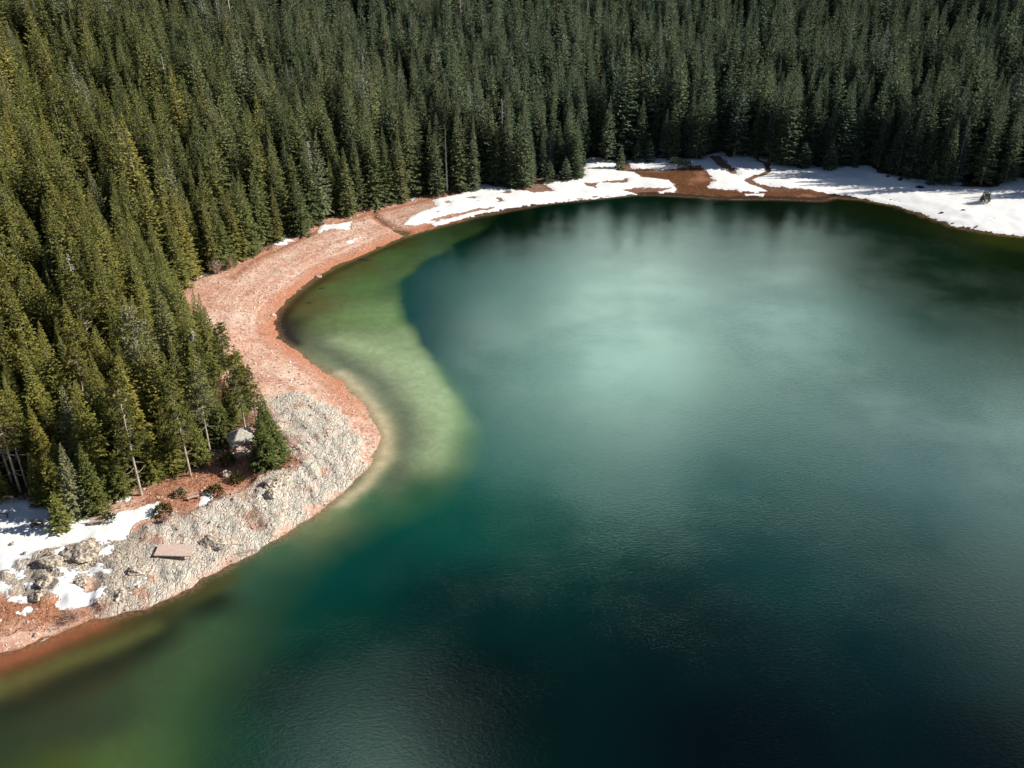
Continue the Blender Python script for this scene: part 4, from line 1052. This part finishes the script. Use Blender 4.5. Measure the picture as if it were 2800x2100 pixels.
for k_, (px_, py_, sx, sy, sz, rs, mt, lb) in enumerate(ROCKS):
    x, y, z = G(px_, py_); o = link('boulder', rock_mesh('boulder', 200 + k_, sx, sy, sz), mt)
    zz = hat(x, y); zz = max(zz, 0.) if mt in (M_DROCK, M_PROCK) and zz < .3 else zz
    o.location = (x, y, zz + rs); o.rotation_euler = (0, 0, k_ * 1.3 if mt == M_ROCK else R(-15 + 8 * (k_ % 4))); o['label'] = lb; o['category'] = 'rock'


def bush(px_, py_, w_, h_, label, mat, seed, bare=False, name='bush'):
    r = np.random.default_rng(seed); x, y, z = G(px_, py_)
    e = thing(name, (x, y, hat(x, y) - .05), 0, label, 'bush'); q = QB(); t_ = QB()
    if bare:
        for j in range(110):
            a = r.uniform(0, 6.28); rr = r.uniform(.05, 1) * w_ / 2; zz = h_ * r.uniform(.5, 1.) * (1 - .45 * (rr / (w_ / 2)) ** 2)
            p1 = np.array([math.cos(a) * rr, math.sin(a) * rr, zz]); m_ = p1 * [.4, .4, .55] + r.normal(0, .06, 3)
            t_.tube([np.array([r.normal(0, .1), r.normal(0, .1), 0]), m_, p1], [.035, .022, .006], 3)
            for c in range(3): b = m_ + (p1 - m_) * r.random(); q.tube([b, b + r.normal(0, .22, 3) + UP * .15], [.014, .004], 3)
        link('stems', t_.mesh('stems'), M_TWIG, e); link('twigs', q.mesh('twigs'), mat, e); return e
    for j in range(int(420 * w_ * h_ / 3)):
        d_ = unit(r.normal(0, 1, 3)); d_[2] = abs(d_[2]); rr = r.uniform(.55, 1.) ** .6 * (1 + .3 * math.sin(5 * d_[0] + seed) * math.cos(4 * d_[1]))
        c0 = d_ * rr * [w_ / 2, w_ / 2, h_]
        q.spray(c0, unit(d_ + r.normal(0, .5, 3) + UP * .3), r.normal(0, 1, 3), r.uniform(.25, .5), .17)
    for j in range(7):
        a = r.uniform(0, 6.28); t_.tube([np.zeros(3), np.array([math.cos(a) * w_ * .3, math.sin(a) * w_ * .3, h_ * .7])], [.05, .015], 4)
    link('foliage', q.mesh('bush_leaves'), mat, e); link('stems', t_.mesh('stems'), M_BARK, e); return e


bush(234, 1126, 1.9, 1.0, 'round green bush alone in the snow right of the pale bench', M_BUSH, 1)
bush(352, 1108, 2.4, 1.2, 'green juniper bush at the tip of the near snow', M_BUSH, 2)
bush(462, 1066, 2.2, 1.1, 'olive bush right behind the small snow patch by the bench', M_BUSH, 3)
bush(512, 1040, 1.9, 1.3, 'dark bush beside the grey stone on the red slope', M_BUSH, 4)
bush(492, 1000, 2.4, 1.2, 'bush in front of the gazebo', M_BUSH, 5)
bush(390, 1070, 1.6, .8, 'low bush on the red slope left of the pale bench', M_BUSH, 6)
bush(158, 1338, 4.2, 1.3, 'wide leafless reddish bush on the sand at the lower left shore', M_TWIG, 7, True, 'leafless_bush')
bush(470, 592, 4.5, 4.2, 'tall leafless pale shrub at the forest corner of the pink beach', M_GTWIG, 8, True, 'leafless_bush')
bush(497, 580, 3.2, 3.4, 'leafless pinkish shrub right of the tall pale one at the beach corner', M_TWIG, 9, True, 'leafless_bush')
bush(2126, 438, 2.2, 2.6, 'lone dark evergreen bush in the middle of the right snowfield', M_BUSH, 10)
bush(1460, 356, 4., 1.8, 'dark low bush in the snow behind the brown marsh', M_SPR, 11)
bush(1483, 360, 3., 1.5, 'dark low bush right of its neighbour behind the brown marsh', M_SPR, 12)
bush(360, 1130, 1.6, .7, 'reddish heather tuft below the juniper bush', M_TWIG, 13, True, 'leafless_bush')

# ------------------------------------------------------------------ loose stones and dry grass
def scatter(n, cond, seed, box=(-100, 5, 75, 290)):
    r = np.random.default_rng(seed); Q = np.column_stack([r.uniform(box[0], box[1], n * 14), r.uniform(box[2], box[3], n * 14)])
    h, d, rk, sn = full_ground(Q); f = sdist(Q, forest_poly); k_ = cond(Q, d, rk, sn, f); return np.column_stack([Q, h])[k_][:n], r


pts, r = scatter(5000, lambda Q, d, rk, sn, f: (d > .3) & (f < 1) & (sn < -.2), 5)
import bmesh
bm = bmesh.new(); bmesh.ops.create_icosphere(bm, subdivisions=1, radius=1); ico = np.array([v.co[:] for v in bm.verts]); ifc = np.array([[v.index for v in f.verts] for f in bm.faces]); bm.free()
VV = []; FF = []
for k_, p in enumerate(pts):
    s_ = .07 + .22 * r.random() ** 4; VV.append(p + ico * r.uniform(.6, 1.4, 3) * [s_, s_, s_ * .6] * (1 + r.normal(0, .14, (len(ico), 1)))); FF.append(ifc + k_ * len(ico))
link('stones', mesh_np('stones', np.vstack(VV), np.vstack(FF)), M_STONE, kind='stuff', label='loose pale stones strewn over the beach and rocks', category='stones')
redp = red_polys + marsh_polys
pts, r = scatter(5200, lambda Q, d, rk, sn, f: (d > .8) & (f < 2) & (sn < -.2) & ((ufield(Q, red_polys) > -1) | (np.abs(f) < 2.)), 6)
q = QB()
for p in pts:
    for j in range(3):
        dv = unit(np.array([r.normal(0, .5), r.normal(0, .5), 1.])); q.spray(p, dv, r.normal(0, 1, 3), r.uniform(.2, .45), .07)
link('dry_grass', q.mesh('dry_grass'), M_GRASS, kind='stuff', label='reddish dry grass along the forest edge', category='grass')


pts, r = scatter(900, lambda Q, d, rk, sn, f: (d > 2) & (f < 3.5) & (f > -1.3) & (fbm(Q[:, 0] / 5, Q[:, 1] / 5, 2, 55) > .47), 9, (-105, 175, 75, 300))
q = QB()
for p in pts:
    w_ = r.uniform(.35, 1.0); h_ = w_ * r.uniform(.6, 1.5)
    for j in range(22):
        d_ = unit(r.normal(0, 1, 3)); d_[2] = abs(d_[2])
        q.spray(p + d_ * [w_, w_, h_] * r.uniform(.4, 1.), unit(d_ + r.normal(0, .5, 3) + UP * .4), r.normal(0, 1, 3), r.uniform(.2, .42), .15)
link('undergrowth', q.mesh('undergrowth'), M_BUSH, kind='stuff', label='low green scrub along the foot of the forest', category='undergrowth')
